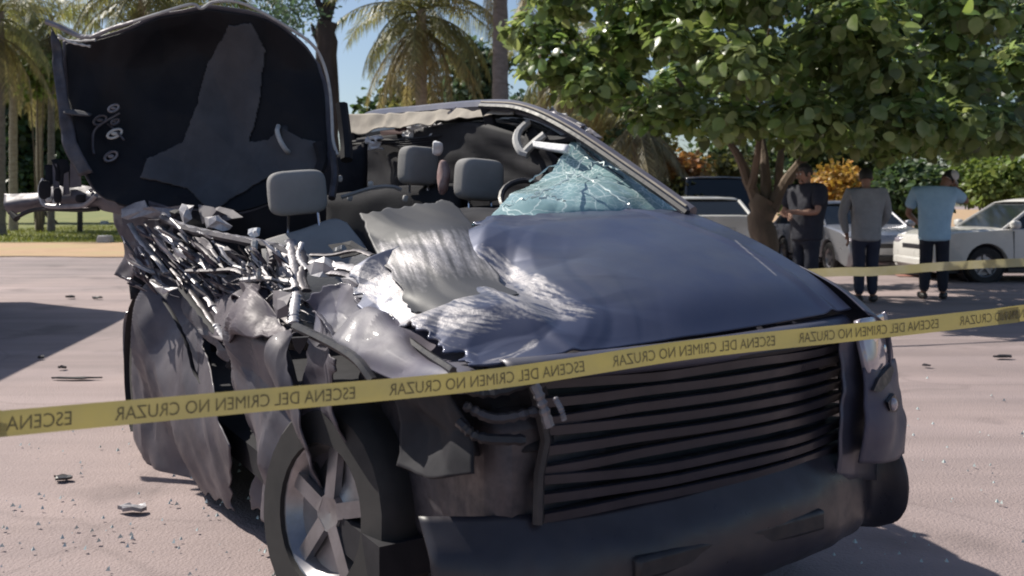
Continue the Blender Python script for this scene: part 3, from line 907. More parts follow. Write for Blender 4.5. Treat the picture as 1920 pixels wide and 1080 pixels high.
def car(name, label, cat, loc, rz, L, W, H, belt, hood, cabin, paint, rear_deck=None, wheel_r=0.32, group=None, clear=0.18):
    """hood = (length, height at nose, height at screen); cabin = roofline x of (screen base, screen top, rear top, rear base) measured from the nose, negative backwards."""
    o = empty(name, loc, rz, label, cat, group)
    hl, hn, hs = hood
    sb, st, rt, rb = cabin
    deck = rear_deck if rear_deck else belt
    nose, tail = L / 2, -L / 2
    sb, st, rt, rb = nose - sb, nose - st, nose - rt, nose - rb
    wf, wr_ = nose - 0.86, tail + 0.80
    ar = wheel_r + 0.06
    top = [(tail, clear + 0.1), (tail - 0.02 + 0.02, deck - 0.22), (tail + 0.05, deck - 0.02), (tail + 0.12, deck), (rb, belt + 0.005), (sb, hs), (nose - 0.35, hn + 0.06), (nose - 0.1, hn - 0.02), (nose - 0.01, hn - 0.16), (nose, clear + 0.25), (nose - 0.04, clear + 0.04), (nose - 0.12, clear)]
    def arch(cx):
        return [(cx + math.cos(a) * ar, wheel_r + math.sin(a) * ar) for a in [PI * k / 12 for k in range(13)]]
    def clipa(A): return [(x, max(z, clear)) for x, z in A]
    bottom = clipa(arch(wf)) + clipa(arch(wr_)) + [(tail + 0.1, clear)]
    out = top + bottom
    cx, cz = 0, (clear + belt) / 2
    b = MB()
    sl = [(-0.5, 0.955), (-0.485, 0.985), (-0.44, 1.0), (-0.2, 1.004), (0.2, 1.004), (0.44, 1.0), (0.485, 0.985), (0.5, 0.955)]
    n = len(out)
    vs = []
    for fy, sc in sl:
        crown = 0.02 * (1 - (2 * fy) ** 2)
        for i, (x, z) in enumerate(out):
            zz = cz + (z - cz) * (sc if i < len(top) else 1) + (crown if i < len(top) and z > belt - 0.3 else 0)
            yy = fy * W * (1 - 0.05 * max(0, (abs(x) - L * 0.36) / (L * 0.14)) ** 2 - 0.03 * max(0, (z - 0.55)))
            vs.append((cx + x * (0.5 + 0.5 * sc), yy, zz))
    fs = []
    for k in range(len(sl) - 1):
        for i in range(n):
            i2 = (i + 1) % n
            fs.append((k * n + i, k * n + i2, (k + 1) * n + i2, (k + 1) * n + i))
    fs.append(tuple(range(n))); fs.append(tuple((len(sl) - 1) * n + i for i in range(n - 1, -1, -1)))
    b.add(vs, fs)
    body = b.build('body', paint, o)
    # greenhouse
    gl = [(rb - 0.02, belt - 0.02), (rt - 0.04, H - 0.05), (rt + 0.25, H - 0.012), ((rt + st) / 2, H), (st - 0.2, H - 0.015), (st + 0.05, H - 0.06), (sb + 0.02, hs - 0.02)]
    def hw(z): return W / 2 - 0.055 - 0.16 * max(0, (z - belt)) / (H - belt)
    b = MB(); n = len(gl)
    vs = [(x, -hw(z), z) for x, z in gl] + [(x, hw(z), z) for x, z in gl]
    b.add(vs, [tuple(range(n)), tuple(range(2 * n - 1, n - 1, -1))] + [(i, n + i, n + (i + 1) % n, (i + 1) % n) for i in range(n)])
    b.build('windows', M['glass'], o, smooth=False, bevel=0.02)
    rp = gl[1:-1]
    b = MB(); vs = []
    for x, z in rp:
        h = hw(z) + 0.006
        vs += [(x, -h, z - 0.03), (x, -h + 0.02, z + 0.012), (x, -h * 0.5, z + 0.028), (x, h * 0.5, z + 0.028), (x, h - 0.02, z + 0.012), (x, h, z - 0.03)]
    fs = []
    for i in range(len(rp) - 1):
        for k in range(5): fs.append((i * 6 + k, i * 6 + k + 1, (i + 1) * 6 + k + 1, (i + 1) * 6 + k))
    b.add(vs, fs)
    rf = b.build('roof', paint, o, fix=False)
    rf.modifiers.new('thickness', 'SOLIDIFY').thickness = 0.02
    mid = (sb + rb) / 2
    for s in (-1, 1):
        for (x0, z0), (x1, z1), w_ in ((gl[-1], gl[-2], 0.05), ((mid, belt - 0.02), (mid - 0.05, H - 0.03), 0.06), (gl[0], gl[1], 0.07)):
            b = MB()
            b.tube([(x0, s * (hw(z0) + 0.004), z0), ((x0 + x1) / 2, s * (hw((z0 + z1) / 2) + 0.006), (z0 + z1) / 2), (x1, s * (hw(z1) + 0.004), z1)], w_ / 2, 6)
            b.build('pillar', paint, o)
        b = MB()
        b.ellipsoid((nose - 0.16, s * (W / 2 - 0.24), hn - 0.12), (0.16, 0.19, 0.075), power=3)
        b.build('headlight', M['lens'], o)
        b = MB()
        b.ellipsoid((tail + 0.07, s * (W / 2 - 0.15), deck - 0.17), (0.085, 0.13, 0.10), power=3.5)
        b.build('tail_light', M['tail_red'], o)
        b = MB()
        b.ellipsoid((sb - 0.12, s * (W / 2 + 0.09), belt + 0.06), (0.07, 0.10, 0.07), power=3)
        b.tube([(sb - 0.12, s * (W / 2 - 0.06), belt - 0.01), (sb - 0.12, s * (W / 2 + 0.06), belt + 0.03)], 0.02, 6)
        b.build('mirror', paint, o)
        for k, x in enumerate((mid + 0.12, rb + 0.30)):
            b = MB(); b.ellipsoid((x, s * (W / 2 - 0.01), belt - 0.13), (0.09, 0.025, 0.018), power=3)
            b.build('door_handle', paint if k else M['dark_steel'], o)
        for x in (sb - 0.15, mid + 0.02, rb + 0.15):
            b = MB(); b.box((x, s * (W / 2 - 0.006), (clear + belt) / 2 + 0.06), (0.008, 0.02, belt - clear - 0.22))
            b.build('door_seam', M['plastic'], o)
        b = MB(); b.box((0, s * (W / 2 - 0.01), clear + 0.05), (wf - wr_ - 2 * ar - 0.04, 0.05, 0.07))
        b.build('sill', M['plastic'], o, bevel=0.01)
        for x in (wf, wr_):
            wheel(o, x, s * (W / 2 - 0.11), wheel_r)
            b = MB(); b.lathe([(ar * 0.99, -0.12), (ar * 0.99, 0.12), (ar * 0.5, 0.0)], (x, s * (W / 2 - 0.2), wheel_r), seg=20)
            b.build('wheel_well', M['plastic'], o)
    b = MB(); b.box((nose - 0.025, 0, hn - 0.2), (0.06, W * 0.42, 0.09)); b.build('front_grille', M['plastic'], o, bevel=0.015)
    b = MB(); b.box((nose - 0.005, 0, clear + 0.16), (0.08, W * 0.8, 0.14)); b.build('front_bumper', M['plastic'] if 'hatch' in name else paint, o, bevel=0.03)
    b = MB(); b.box((tail + 0.03, 0, clear + 0.2), (0.14, W * 0.9, 0.2)); b.build('rear_bumper', paint, o, bevel=0.05)
    b = MB(); b.box((tail - 0.012, 0, deck - 0.28), (0.02, 0.5, 0.13)); b.build('number_plate', M['strip'], o, bevel=0.01)
    b = MB(); b.box((0, 0, clear + 0.06), (L * 0.9, W * 0.8, 0.14)); b.build('underbody', M['plastic'], o)
    return o

def cpaint(name, c, metal=0.0, rough=0.3):
    return mat(name, c, rough, metal, col2=tuple(q * 0.85 for q in c), nscale=2.0, coat=0.6, rvar=0.06)
M['white_paint'] = cpaint('white_car_paint', (0.62, 0.605, 0.58))
M['silver_paint'] = cpaint('silver_car_paint', (0.33, 0.33, 0.355), 0.5)
M['dark_paint'] = cpaint('dark_grey_car_paint', (0.09, 0.09, 0.095), 0.4)
VG = 'cars parked behind the people'
x = (1340 - CX) / F * 17.3
car('parked_sedan', 'white sedan seen from behind left of the tree trunk, red tail light lit by sun', 'car', (x, 19.2, 0), R(92), 4.4, 1.74, 1.42, 0.98, (1.1, 0.86, 0.98), (1.25, 1.95, 3.1, 3.75), M['white_paint'], 1.08, group=VG)
x = (1352 - CX) / F * 22.0
car('parked_van', 'dark grey van with a rounded roof behind the white sedan', 'van', (x, 24.6, 0), R(91), 4.7, 1.85, 1.98, 1.12, (0.9, 0.95, 1.12), (1.0, 1.7, 4.2, 4.6), M['dark_paint'], 1.12, 0.34, group=VG)
x = (1640 - CX) / F * 17.2
car('parked_hatchback', 'silver hatchback facing the camera between the standing men', 'car', (x + 0.1, 19.0, -0.06), R(-86), 4.1, 1.76, 1.40, 0.92, (1.0, 0.78, 0.95), (1.1, 1.8, 3.3, 3.9), M['silver_paint'], 0.98, 0.31, group=VG)
car('parked_sedan', 'white sedan seen from its side at the right edge of the photo', 'car', (9.15, 15.9, -0.03), R(180), 4.3, 1.72, 1.40, 0.93, (1.05, 0.80, 0.92), (1.18, 1.85, 3.1, 3.75), M['white_paint'], 0.98, 0.31, group=VG)

def unseen_box_truck():  # truck out of view, added to cast the shade on the road
    o = empty('unseen_box_truck', (-7.78, 9.74, 0), R(-79.9), 'unseen white box truck added just left of the view to cast the shade on the road', 'truck')
    b = MB(); b.box((-0.4, 0, 2.1), (4.4, 2.3, 2.5)); b.build('cargo_box', M['white_paint'], o, bevel=0.03)
    b = MB(); b.poly([(1.85, -1.05, 0.6), (3.35, -1.05, 0.6), (3.35, -1.05, 1.3), (2.95, -1.05, 2.15), (1.85, -1.05, 2.2)], (0, 2.1, 0)); b.build('cab', M['white_paint'], o, bevel=0.06)
    b = MB(); b.box((3.16, 0, 1.72), (0.05, 1.8, 0.72), Matrix.Rotation(-0.44, 3, 'Y')); b.build('windscreen', M['glass'], o, bevel=0.02)
    for s in (-1, 1):
        b = MB(); b.box((2.5, s * 1.055, 1.68), (0.8, 0.03, 0.55)); b.build('side_window', M['glass'], o, bevel=0.02)
        b = MB(); b.box((3.36, s * 0.8, 0.85), (0.06, 0.3, 0.2)); b.build('headlight', M['lens'], o, bevel=0.02)
        for xx in (2.45, -1.6):
            wheel(o, xx, s * 0.95, 0.4, 0.25)
    b = MB(); b.box((0.2, 0, 0.62), (5.6, 0.9, 0.22)); b.build('chassis', M['dark_steel'], o)
    b = MB(); b.box((3.4, 0, 0.5), (0.14, 2.0, 0.25)); b.build('front_bumper', M['plastic'], o, bevel=0.03)
unseen_box_truck()
# ------------------------------------------------------------------ people
def skin_obj(name, chains, m, parent, root=0, sub=2, smooth_passes=0):
    """chains: list of [(point, radius) ...] or [(index, None), ...] starting on an earlier vertex; returns a plain mesh object."""
    V, E, Rr = [], [], []
    for ch in chains:
        prev = None
        for q in ch:
            if isinstance(q, int): prev = q; continue
            p, r = q
            V.append(tuple(p)); Rr.append(r if isinstance(r, tuple) else (r, r))
            k = len(V) - 1
            if prev is not None: E.append((prev, k))
            prev = k
    me = bpy.data.meshes.new(name)
    me.from_pydata(V, E, [])
    o = bpy.data.objects.new(name, me)
    COL.objects.link(o)
    sm = o.modifiers.new('skin', 'SKIN')
    sm.use_smooth_shade = True
    for i, d in enumerate(me.skin_vertices[0].data):
        d.radius = Rr[i]; d.use_root = (i == root)
    ss = o.modifiers.new('subsurf', 'SUBSURF'); ss.levels = sub; ss.render_levels = sub
    dg = bpy.context.evaluated_depsgraph_get()
    nm = bpy.data.meshes.new_from_object(o.evaluated_get(dg))
    bpy.data.objects.remove(o)
    nm.name = name
    nm.materials.clear(); nm.materials.append(m)
    nm.polygons.foreach_set('use_smooth', [True] * len(nm.polygons))
    return link(name, nm, parent)

M['skin'] = mat('skin', (0.30, 0.16, 0.105), 0.55, col2=(0.26, 0.135, 0.09), nscale=9)
M['hair'] = mat('black_hair', (0.012, 0.010, 0.009), 0.6, col2=(0.02, 0.017, 0.015), nscale=40)
M['shirt_black'] = mat('black_shirt', (0.012, 0.013, 0.022), 0.85, col2=(0.018, 0.019, 0.03), nscale=14, bump=0.6, bscale=14)
M['shirt_grey'] = mat('grey_sweatshirt', (0.30, 0.30, 0.305), 0.9, col2=(0.24, 0.24, 0.245), nscale=8, bump=0.7, bscale=12)
M['shirt_blue'] = mat('light_blue_shirt', (0.40, 0.58, 0.72), 0.85, col2=(0.33, 0.50, 0.65), nscale=7, bump=0.7, bscale=12)
M['jeans'] = mat('dark_jeans', (0.022, 0.025, 0.045), 0.9, col2=(0.03, 0.033, 0.055), nscale=10, bump=0.5, bscale=14)
M['trousers'] = mat('dark_trousers', (0.012, 0.014, 0.024), 0.9, col2=(0.02, 0.022, 0.034), nscale=10, bump=0.5, bscale=14)
M['shoe'] = mat('shoe_leather', (0.02, 0.018, 0.017), 0.5)
M['cap'] = mat('white_cap', (0.6, 0.58, 0.56), 0.85)
M['eye'] = mat('eye', (0.5, 0.48, 0.45), 0.2)

def V3(*a): return Vector(a)

def hand_chains(w, d, n, flip, base):
    """Palm and five fingers from wrist w, pointing along d, palm normal n; base = index of the wrist vertex."""
    s = d.cross(n).normalized() * flip
    ch = [[base, (w + d * 0.05, (0.036, 0.018)), (w + d * 0.085, (0.04, 0.016))]]
    fing = []
    for k, (off, l) in enumerate(((0.03, 0.070), (0.010, 0.080), (-0.010, 0.075), (-0.029, 0.058))):
        a = w + d * 0.085 + s * off
        fing.append([(a - d * 0.01, 0.010), (a + d * l * 0.5 - n * 0.006, 0.0095), (a + d * l * 0.85 - n * 0.022, 0.0085), (a + d * l - n * 0.036, 0.007)])
    a = w + d * 0.035 + s * 0.034
    fing.append([(a - s * 0.012, 0.012), (a + s * 0.018 + d * 0.02 - n * 0.008, 0.011), (a + s * 0.024 + d * 0.05 - n * 0.018, 0.009)])
    return ch, fing

def person(label, loc, rz, pose, shirt, trousers, H=1.72, hair='short', cap=False, sleeve='short', girth=1.0, group='people standing under the tree'):
    """Faces +Y locally; pose gives joints in metres for a 1.72 m body."""
    k = H / 1.72
    o = empty('person', loc, rz, label, 'person', group)
    J = {a: Vector(b) * k for a, b in pose.items()}
    for a in J:
        if a[:2] in ('sh', 'el'): J[a].x *= 0.4 + 0.6 * girth
    g = girth
    hip, waist, chest, neck, head = J['hip'], J['waist'], J['chest'], J['neck'], J['head']
    top = head + (head - neck).normalized() * 0.09 * k
    ch = [[(hip, (0.145 * k * g, 0.105 * k * g)), (waist, (0.135 * k * g, 0.10 * k * g)), (chest, (0.165 * k * g, 0.115 * k * g)), (neck - V3(0, 0, 0.045) * k, (0.085 * k, 0.07 * k)), (neck, 0.056 * k), (neck.lerp(head, 0.45), 0.058 * k), (head, (0.075 * k, 0.092 * k)), (top, (0.06 * k, 0.075 * k))]]
    n = 8
    idx = {}
    for s, t in (('l', -1), ('r', 1)):
        sh, el, wr = J['sh_' + s], J['el_' + s], J['wr_' + s]
        ch.append([2, (sh, 0.062 * k), (sh.lerp(el, 0.4), 0.05 * k), (el, 0.041 * k), (el.lerp(wr, 0.35), 0.042 * k), (wr, 0.028 * k)]); n += 5
        idx['wr_' + s] = n - 1
        kn, an, toe = J['kn_' + s], J['an_' + s], J['toe_' + s]
        th = hip + V3(0.09 * t, 0, -0.08) * k
        ch.append([0, (th, 0.09 * k), (th.lerp(kn, 0.5), 0.075 * k), (kn, 0.056 * k), (kn.lerp(an, 0.35), 0.056 * k), (an, 0.038 * k), (toe, (0.04 * k, 0.025 * k))]); n += 6
    fingers = []
    for s, t in (('l', -1), ('r', 1)):
        wr, el = J['wr_' + s], J['el_' + s]
        d = (wr - el).normalized()
        nn = J.get('pn_' + s, V3(-t, 0, 0)); nn = (nn - d * nn.dot(d)).normalized()
        c, f = hand_chains(wr, d, nn, J.get('fl_' + s, V3(1, 0, 0)).x and (1 if t > 0 else -1), idx['wr_' + s])
        ch += c; fingers += f
    body = skin_obj('body', ch, M['skin'], o)
    # fingers, nose, ears and brow join the body mesh so that it stays one surface
    me = body.data
    bm = bmesh.new(); bm.from_mesh(me)
    fw = J.get('face', V3(0, 1, 0)).normalized()
    upv = (head - neck).normalized()
    rt = fw.cross(upv).normalized(); fw = upv.cross(rt).normalized()
    tmp = MB()
    for f in fingers:
        P = curve([p for p, r in f], 7); r0, r1 = f[0][1], f[-1][1]
        tmp.tube(P, [r0 + (r1 - r0) * i / 6 for i in range(7)], 7)
    tmp.tube([head + fw * 0.085 * k + upv * 0.03 * k, head + fw * 0.103 * k, head + fw * 0.112 * k - upv * 0.022 * k, head + fw * 0.092 * k - upv * 0.03 * k], [0.008 * k, 0.012 * k, 0.017 * k, 0.012 * k], 8)
    for t in (-1, 1):
        tmp.ellipsoid(head + rt * t * 0.078 * k - fw * 0.005 * k, (0.014 * k, 0.022 * k, 0.034 * k))
        tmp.ellipsoid(head + rt * t * 0.033 * k + fw * 0.082 * k + upv * 0.035 * k, (0.022 * k, 0.014 * k, 0.008 * k))
    tmp.ellipsoid(head + fw * 0.088 * k - upv * 0.055 * k, (0.026 * k, 0.012 * k, 0.009 * k))
    tmp.ellipsoid(head + fw * 0.07 * k - upv * 0.085 * k, (0.03 * k, 0.026 * k, 0.022 * k))
    t2 = tmp.mesh('tmp', M['skin'], fix=False)
    bm.from_mesh(t2); bm.to_mesh(me); bm.free(); bpy.data.meshes.remove(t2)
    me.polygons.foreach_set('use_smooth', [True] * len(me.polygons))
    for t in (-1, 1):
        b = MB(); b.ellipsoid(head + rt * t * 0.033 * k + fw * 0.086 * k + upv * 0.018 * k, (0.011 * k,) * 3, 8, 6)
        b.build('eye', M['eye'], o)
    # shirt
    low = J.get('hem', hip + V3(0, 0, -0.11) * k)
    sc = [[(low - V3(0, 0, 0.045) * k, (0.172 * k * g, 0.138 * k * g)), (low, (0.178 * k * g, 0.142 * k * g)), (waist, (0.172 * k * g, 0.142 * k * g)), (chest, (0.195 * k * g, 0.152 * k * g)), (neck - V3(0, 0, 0.05) * k, (0.098 * k * g, 0.098 * k * g)), (neck - V3(0, 0, 0.006) * k, 0.072 * k)]]
    for s in ('l', 'r'):
        sh, el, wr = J['sh_' + s], J['el_' + s], J['wr_' + s]
        if sleeve == 'short':
            sc.append([3, (sh, 0.088 * k * g), (sh.lerp(el, 0.45), 0.076 * k * g), (sh.lerp(el, 0.8), 0.072 * k)])
        else:
            sc.append([3, (sh, 0.088 * k * g), (sh.lerp(el, 0.5), 0.073 * k * g), (el, 0.062 * k), (el.lerp(wr, 0.5), 0.056 * k), (el.lerp(wr, 0.95), 0.043 * k)])
    skin_obj('shirt', sc, shirt, o)
    tc = [[(hip + V3(0, 0, 0.12) * k, (0.135 * k * g, 0.10 * k * g)), (hip + V3(0, 0, -0.05) * k, (0.148 * k * g, 0.115 * k * g))]]
    for s, t in (('l', -1), ('r', 1)):
        kn, an = J['kn_' + s], J['an_' + s]
        th = hip + V3(0.09 * t, 0, -0.12) * k
        tc.append([1, (th, 0.105 * k * g), (th.lerp(kn, 0.5), 0.09 * k), (kn, 0.072 * k * g), (kn.lerp(an, 0.5), 0.066 * k * g), (an + V3(0, 0, 0.0), 0.06 * k)])
    skin_obj('trousers', tc, trousers, o)
    for s in ('l', 'r'):
        an, toe = J['an_' + s], J['toe_' + s]
        d = (toe - an); d.z = 0; d.normalize()
        rot = Matrix.Rotation(math.atan2(d.y, d.x) - PI / 2, 3, 'Z')
        b = MB(); c = an + d * 0.07 * k; c.z = 0.045
        b.ellipsoid(c, (0.05, 0.14, 0.045), rot=rot, power=2.8)
        b.build('shoe', M['shoe'], o)
    # hair: a shell over the back and top of the head
    b = MB(); vs, fs = [], []
    seg, rg = 16, 9
    hc = head + upv * 0.03 * k
    for i in range(rg + 1):
        th = PI * 0.5 - PI * 0.66 * i / rg
        for j in range(seg):
            a = 2 * PI * j / seg
            q = rt * math.cos(a) * math.cos(th) * 0.086 * k + fw * (math.sin(a) * math.cos(th)) * 0.104 * k + upv * math.sin(th) * 0.112 * k
            f = math.sin(a) * math.cos(th)
            if f > 0.3 and th < 0.5: q = q * (1 - 0.25 * min(1, (f - 0.3) * 3))
            vs.append(hc - fw * 0.006 * k + q)
    for i in range(rg):
        for j in range(seg):
            j2 = (j + 1) % seg
            fs.append((i * seg + j, i * seg + j2, (i + 1) * seg + j2, (i + 1) * seg + j))
    b.add(vs, fs)
    b.build('hair', M['hair'], o)
    if cap:
        b = MB(); b.ellipsoid(hc + upv * 0.035 * k, (0.098 * k, 0.115 * k, 0.085 * k))
        b.ellipsoid(hc + upv * 0.04 * k + fw * 0.13 * k, (0.08 * k, 0.08 * k, 0.012 * k), rot=Matrix((rt, fw, upv)).transposed())
        b.build('cap', M['cap'], o)
    return o

BASE = dict(hip=(0, 0, .93), waist=(0, 0, 1.08), chest=(0, 0.01, 1.30), neck=(0, 0.0, 1.47), head=(0, 0.025, 1.60),
            sh_l=(-.19, 0, 1.40), el_l=(-.26, -.02, 1.12), wr_l=(-.26, .06, .88), sh_r=(.19, 0, 1.40), el_r=(.26, -.02, 1.12), wr_r=(.26, .06, .88),
            kn_l=(-.10, .02, .50), an_l=(-.11, -.01, .085), toe_l=(-.13, .13, .03), kn_r=(.10, .02, .50), an_r=(.11, -.01, .085), toe_r=(.13, .13, .03))
def pose(**k):
    d = dict(BASE); d.update(k); return d
# man in black, turned to the left, forearms crossed in front
p = at(1512, 385, 11.6)
person('man in a black short-sleeved shirt with folded forearms standing beside the tree trunk', (p.x, p.y, 0), R(115),
       pose(el_l=(-.25, .10, 1.14), wr_l=(-.02, .25, 1.14), el_r=(.25, .10, 1.12), wr_r=(.03, .27, 1.10), pn_l=(0, 1, 0), pn_r=(0, 1, 0), face=(0.1, 1, -.05)), M['shirt_black'], M['trousers'], 1.80, girth=1.28)
p = at(1624, 385, 12.0)
person('man in a grey long-sleeved top and dark jeans seen from behind, between two men', (p.x, p.y, 0), R(-8),
       pose(el_l=(-.27, .02, 1.13), wr_l=(-.22, .10, .87), el_r=(.26, .06, 1.13), wr_r=(.20, .22, .96), an_l=(-.09, -.01, .085), kn_l=(-.085, .02, .5), an_r=(.08, .02, .085), kn_r=(.08, .03, .5)), M['shirt_grey'], M['jeans'], 1.76, sleeve='long', girth=1.15)
p = at(1752, 385, 12.4)
person('man in a light blue shirt and pale cap, back turned and head bent', (p.x, p.y, 0), R(-20),
       pose(chest=(0.02, .03, 1.30), neck=(.10, .06, 1.47), head=(.18, .12, 1.58), sh_l=(-.20, .03, 1.40), sh_r=(.21, .05, 1.39), el_l=(-.28, .06, 1.13), wr_l=(-.20, .27, 1.02), el_r=(.36, .16, 1.28), wr_r=(.27, .24, 1.50), pn_l=(1, 0, 0), pn_r=(-1, 0, 0), face=(.35, 1, -.55),
            an_l=(-.13, -.02, .085), toe_l=(-.16, .12, .03), an_r=(.10, .02, .085), toe_r=(.13, .16, .03), hem=(0, 0, .80)), M['shirt_blue'], M['trousers'], 1.78, cap=True, girth=1.22)
# ------------------------------------------------------------------ the wrecked car (local axes: X to the nose, Y to its left, Z up)
CO = Vector((0.54, 2.44, 0)); CN = Vector((0.53, -0.848, 0)); CL = Vector((0.848, 0.53, 0))
WRECK = empty('wrecked_car', CO, math.atan2(CN.y, CN.x), 'crushed grey car with its roof torn up and its right side ripped open', 'car')
def loc(w):
    q = w - CO
    return Vector((q.x * CN.x + q.y * CN.y, q.x * CL.x + q.y * CL.y, w.z))
def cd(px, py, d): return loc(at(px, py, d))
def cy(px, py, Y):
    a = (px - CX) / F
    return cd(px, py, (Y + CO.x * CL.x + CO.y * CL.y) / (a * CL.x + CL.y))
def cx(px, py, X):
    a = (px - CX) / F
    return cd(px, py, (X + CO.x * CN.x + CO.y * CN.y) / (a * CN.x + CN.y))
def proj(p):
    w = CO + CN * p.x + CL * p.y
    return CX + w.x / w.y * F, HY + (CAMH - p.z) / w.y * F

# hood
HS = (1.02, 0.85, 0.65, 0.44, 0.20, 0.07)
HY_ = (-0.71, -0.45, -0.15, 0.15, 0.45, 0.73)
HZ = ((1.07, 1.20, 1.235, 1.25, 1.258, 1.262), (1.01, 1.11, 1.195, 1.226, 1.24, 1.245), (0.97, 1.045, 1.135, 1.175, 1.19, 1.19),
      (0.95, 1.02, 1.085, 1.12, 1.13, 1.118), (0.93, 0.965, 1.0, 1.025, 1.035, 1.03), (0.898, 0.905, 0.915, 0.925, 0.935, 0.945))
hood_ctrl = [[Vector((-s - (0.05 * (y / 0.73) ** 2 if s < 0.3 else 0), y, z)) for y, z in zip(HY_, zr)] for s, zr in zip(HS, HZ)]
hf = Folds(3, 7, 2.2, 7.0, 0.022)
def hood_mask(u, v):
    k = max(0, 1 - v / 0.52) ** 0.8
    return k * min(1, (1 - u) * 6 + 0.2) + 0.03
NU, NV = 200, 210
HG = patch(hood_ctrl, NU, NV, hf, hood_mask)
for i in range(NU + 1):                                   # rolled front lip and a pressed crease each side
    for j in range(NV + 1):
        p = HG[i][j]
        for yc, a in ((0.52, 0.010), (-0.50, 0.008)):
            p.z += a * math.exp(-((p.y - yc - 0.10 * (i / NU)) / 0.022) ** 2)
SCR_GLINT = [([(885, 478), (940, 525), (1000, 560), (1060, 580), (1120, 592)], 30, 0.95), ([(905, 462), (965, 508), (1015, 545), (1062, 572)], 11, 0.7),
       ([(640, 510), (700, 530), (760, 556), (820, 572), (905, 588)], 24, 0.85), ([(735, 600), (790, 590), (850, 600), (930, 590)], 18, 0.62), ([(770, 600), (840, 640), (900, 668)], 9, 0.6),
       ([(1378, 452), (1420, 488), (1455, 518)], 2.6, 1.0), ([(760, 540), (800, 570), (805, 600)], 22, 0.72), ([(1010, 640), (960, 668), (900, 684)], 8, 0.6),  # first line is the reflection on the hood crease, painted pale
       ([(1000, 520), (1030, 532)], 9, 0.9), ([(700, 500), (770, 560), (880, 590), (960, 600)], 44, 0.9), ([(905, 520), (960, 560), (1040, 600)], 26, 0.8)]
def scrape(p):
    """Strength of the scratches and the painted crease glint: streaks that run along each scrape line."""
    x, y = proj(p)
    b = 0
    for k, (P, w, a) in enumerate(SCR_GLINT):
        if x < min(q[0] for q in P) - w * 1.6 or x > max(q[0] for q in P) + w * 1.6 or y < min(q[1] for q in P) - w * 1.6 or y > max(q[1] for q in P) + w * 1.6: continue
        d, t = seg_dist(P, x, y)
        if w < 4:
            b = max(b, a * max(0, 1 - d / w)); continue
        if d > w * 1.6: continue
        L = sum(math.hypot(P[i + 1][0] - P[i][0], P[i + 1][1] - P[i][1]) for i in range(len(P) - 1)) * t
        i = min(int(t * (len(P) - 1)), len(P) - 2)
        sd = d * (1 if (P[i + 1][0] - P[i][0]) * (y - P[i][1]) - (P[i + 1][1] - P[i][1]) * (x - P[i][0]) > 0 else -1)
        n = 0.9 * mnoise.noise(Vector((L * 0.016, sd * 0.16, k * 9.1))) + 0.7 * mnoise.noise(Vector((L * 0.03, sd * 0.42, k * 9.1 + 3))) + 0.35 * mnoise.noise(Vector((L * 0.09, sd * 0.5, k * 9.1 + 6)))
        e = min(1.0, t * 9 + 0.3, (1 - t) * 2.6 + 0.02)
        b = max(b, a * max(0, 1 - (d / (w * 1.5 * (0.35 + 0.65 * e))) ** 2) * (0.80 + 1.2 * n) * (0.4 + 0.6 * e))
    return b
def hood_keep(i, j):
    x, y = proj(HG[i][j])
    if i < NU * 0.11 and j < NV * 0.38: return False                 # torn-away right rear corner
    return True
HG2 = jag(HG, 'lt', 9, 3, 16, 0.16)
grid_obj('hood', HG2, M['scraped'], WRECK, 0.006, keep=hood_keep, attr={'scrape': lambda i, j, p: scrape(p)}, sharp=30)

# hood front lip above the grille, with its stepped shut line
lip = []
for y in [-0.6 + 1.3 * k / 20 for k in range(21)]:
    bow = -0.02 - 0.09 * (y / 0.7) ** 2
    lip.append([Vector((bow - 0.03, y, 0.925 + 0.02 * y - 0.012)), Vector((bow + 0.0, y, 0.905 + 0.02 * y)), Vector((bow + 0.012, y, 0.875 + 0.015 * y)), Vector((bow, y, 0.85))])
grid_obj('hood_lip', patch(lip, 60, 8), M['paint'], WRECK, 0.006)

# raised sheet torn from the cowl
HPX = [(proj(p), (CO + CN * p.x + CL * p.y).y) for r in HG[::2] for p in r[::2]]
def on_hood(px, py, up):
    """Depth of the hood surface under a picture point, less a little."""
    c = [(d, (q[0] - px) ** 2 + (q[1] - py) ** 2) for q, d in HPX]
    m = min(k for _, k in c)
    return min(d for d, k in c if k <= m + 20) - up
tp = [[cd(q[0], q[1], q[2] if q[2] else on_hood(q[0], q[1], 0.050 if q[1] < 560 else -0.020)) for q in r] for r in (
    [(672, 396, 3.20), (735, 388, 3.24), (800, 377, 3.27), (836, 366, 3.30)],
    [(690, 438, 3.07), (758, 430, 3.08), (830, 418, 3.11), (884, 414, 3.16)],
    [(712, 488, 2.92), (780, 474, 2.88), (850, 464, 2.90), (905, 468, 2.98)],
    [(738, 540, 0), (800, 530, 0), (872, 522, 0), (942, 520, 0)],
    [(765, 590, 0), (830, 588, 0), (905, 578, 0), (990, 566, 0)])]
tf = Folds(12, 4, 2, 7, 0.007, axis=(0, 1, 0.2))
TG = patch(tp, 60, 56, tf)
TG = jag(TG, 'tlrb', 4, 5, 8, 0.22)
grid_obj('torn_cowl_panel', TG, M['scraped_dull'], WRECK, 0.004, attr={'scrape': lambda i, j, p: 0.06 + (0.62 * math.exp(-((i - 31) / 13) ** 2) + 0.12 * (i > 20)) * (0.85 + 0.8 * mnoise.noise(Vector((i * .05, j * .55, 0))) + 0.4 * mnoise.noise(Vector((i * .12, j * 1.7, 4))))}, sharp=40)  # bare streaks plus the sheet's bright highlight, painted as a band across its middle

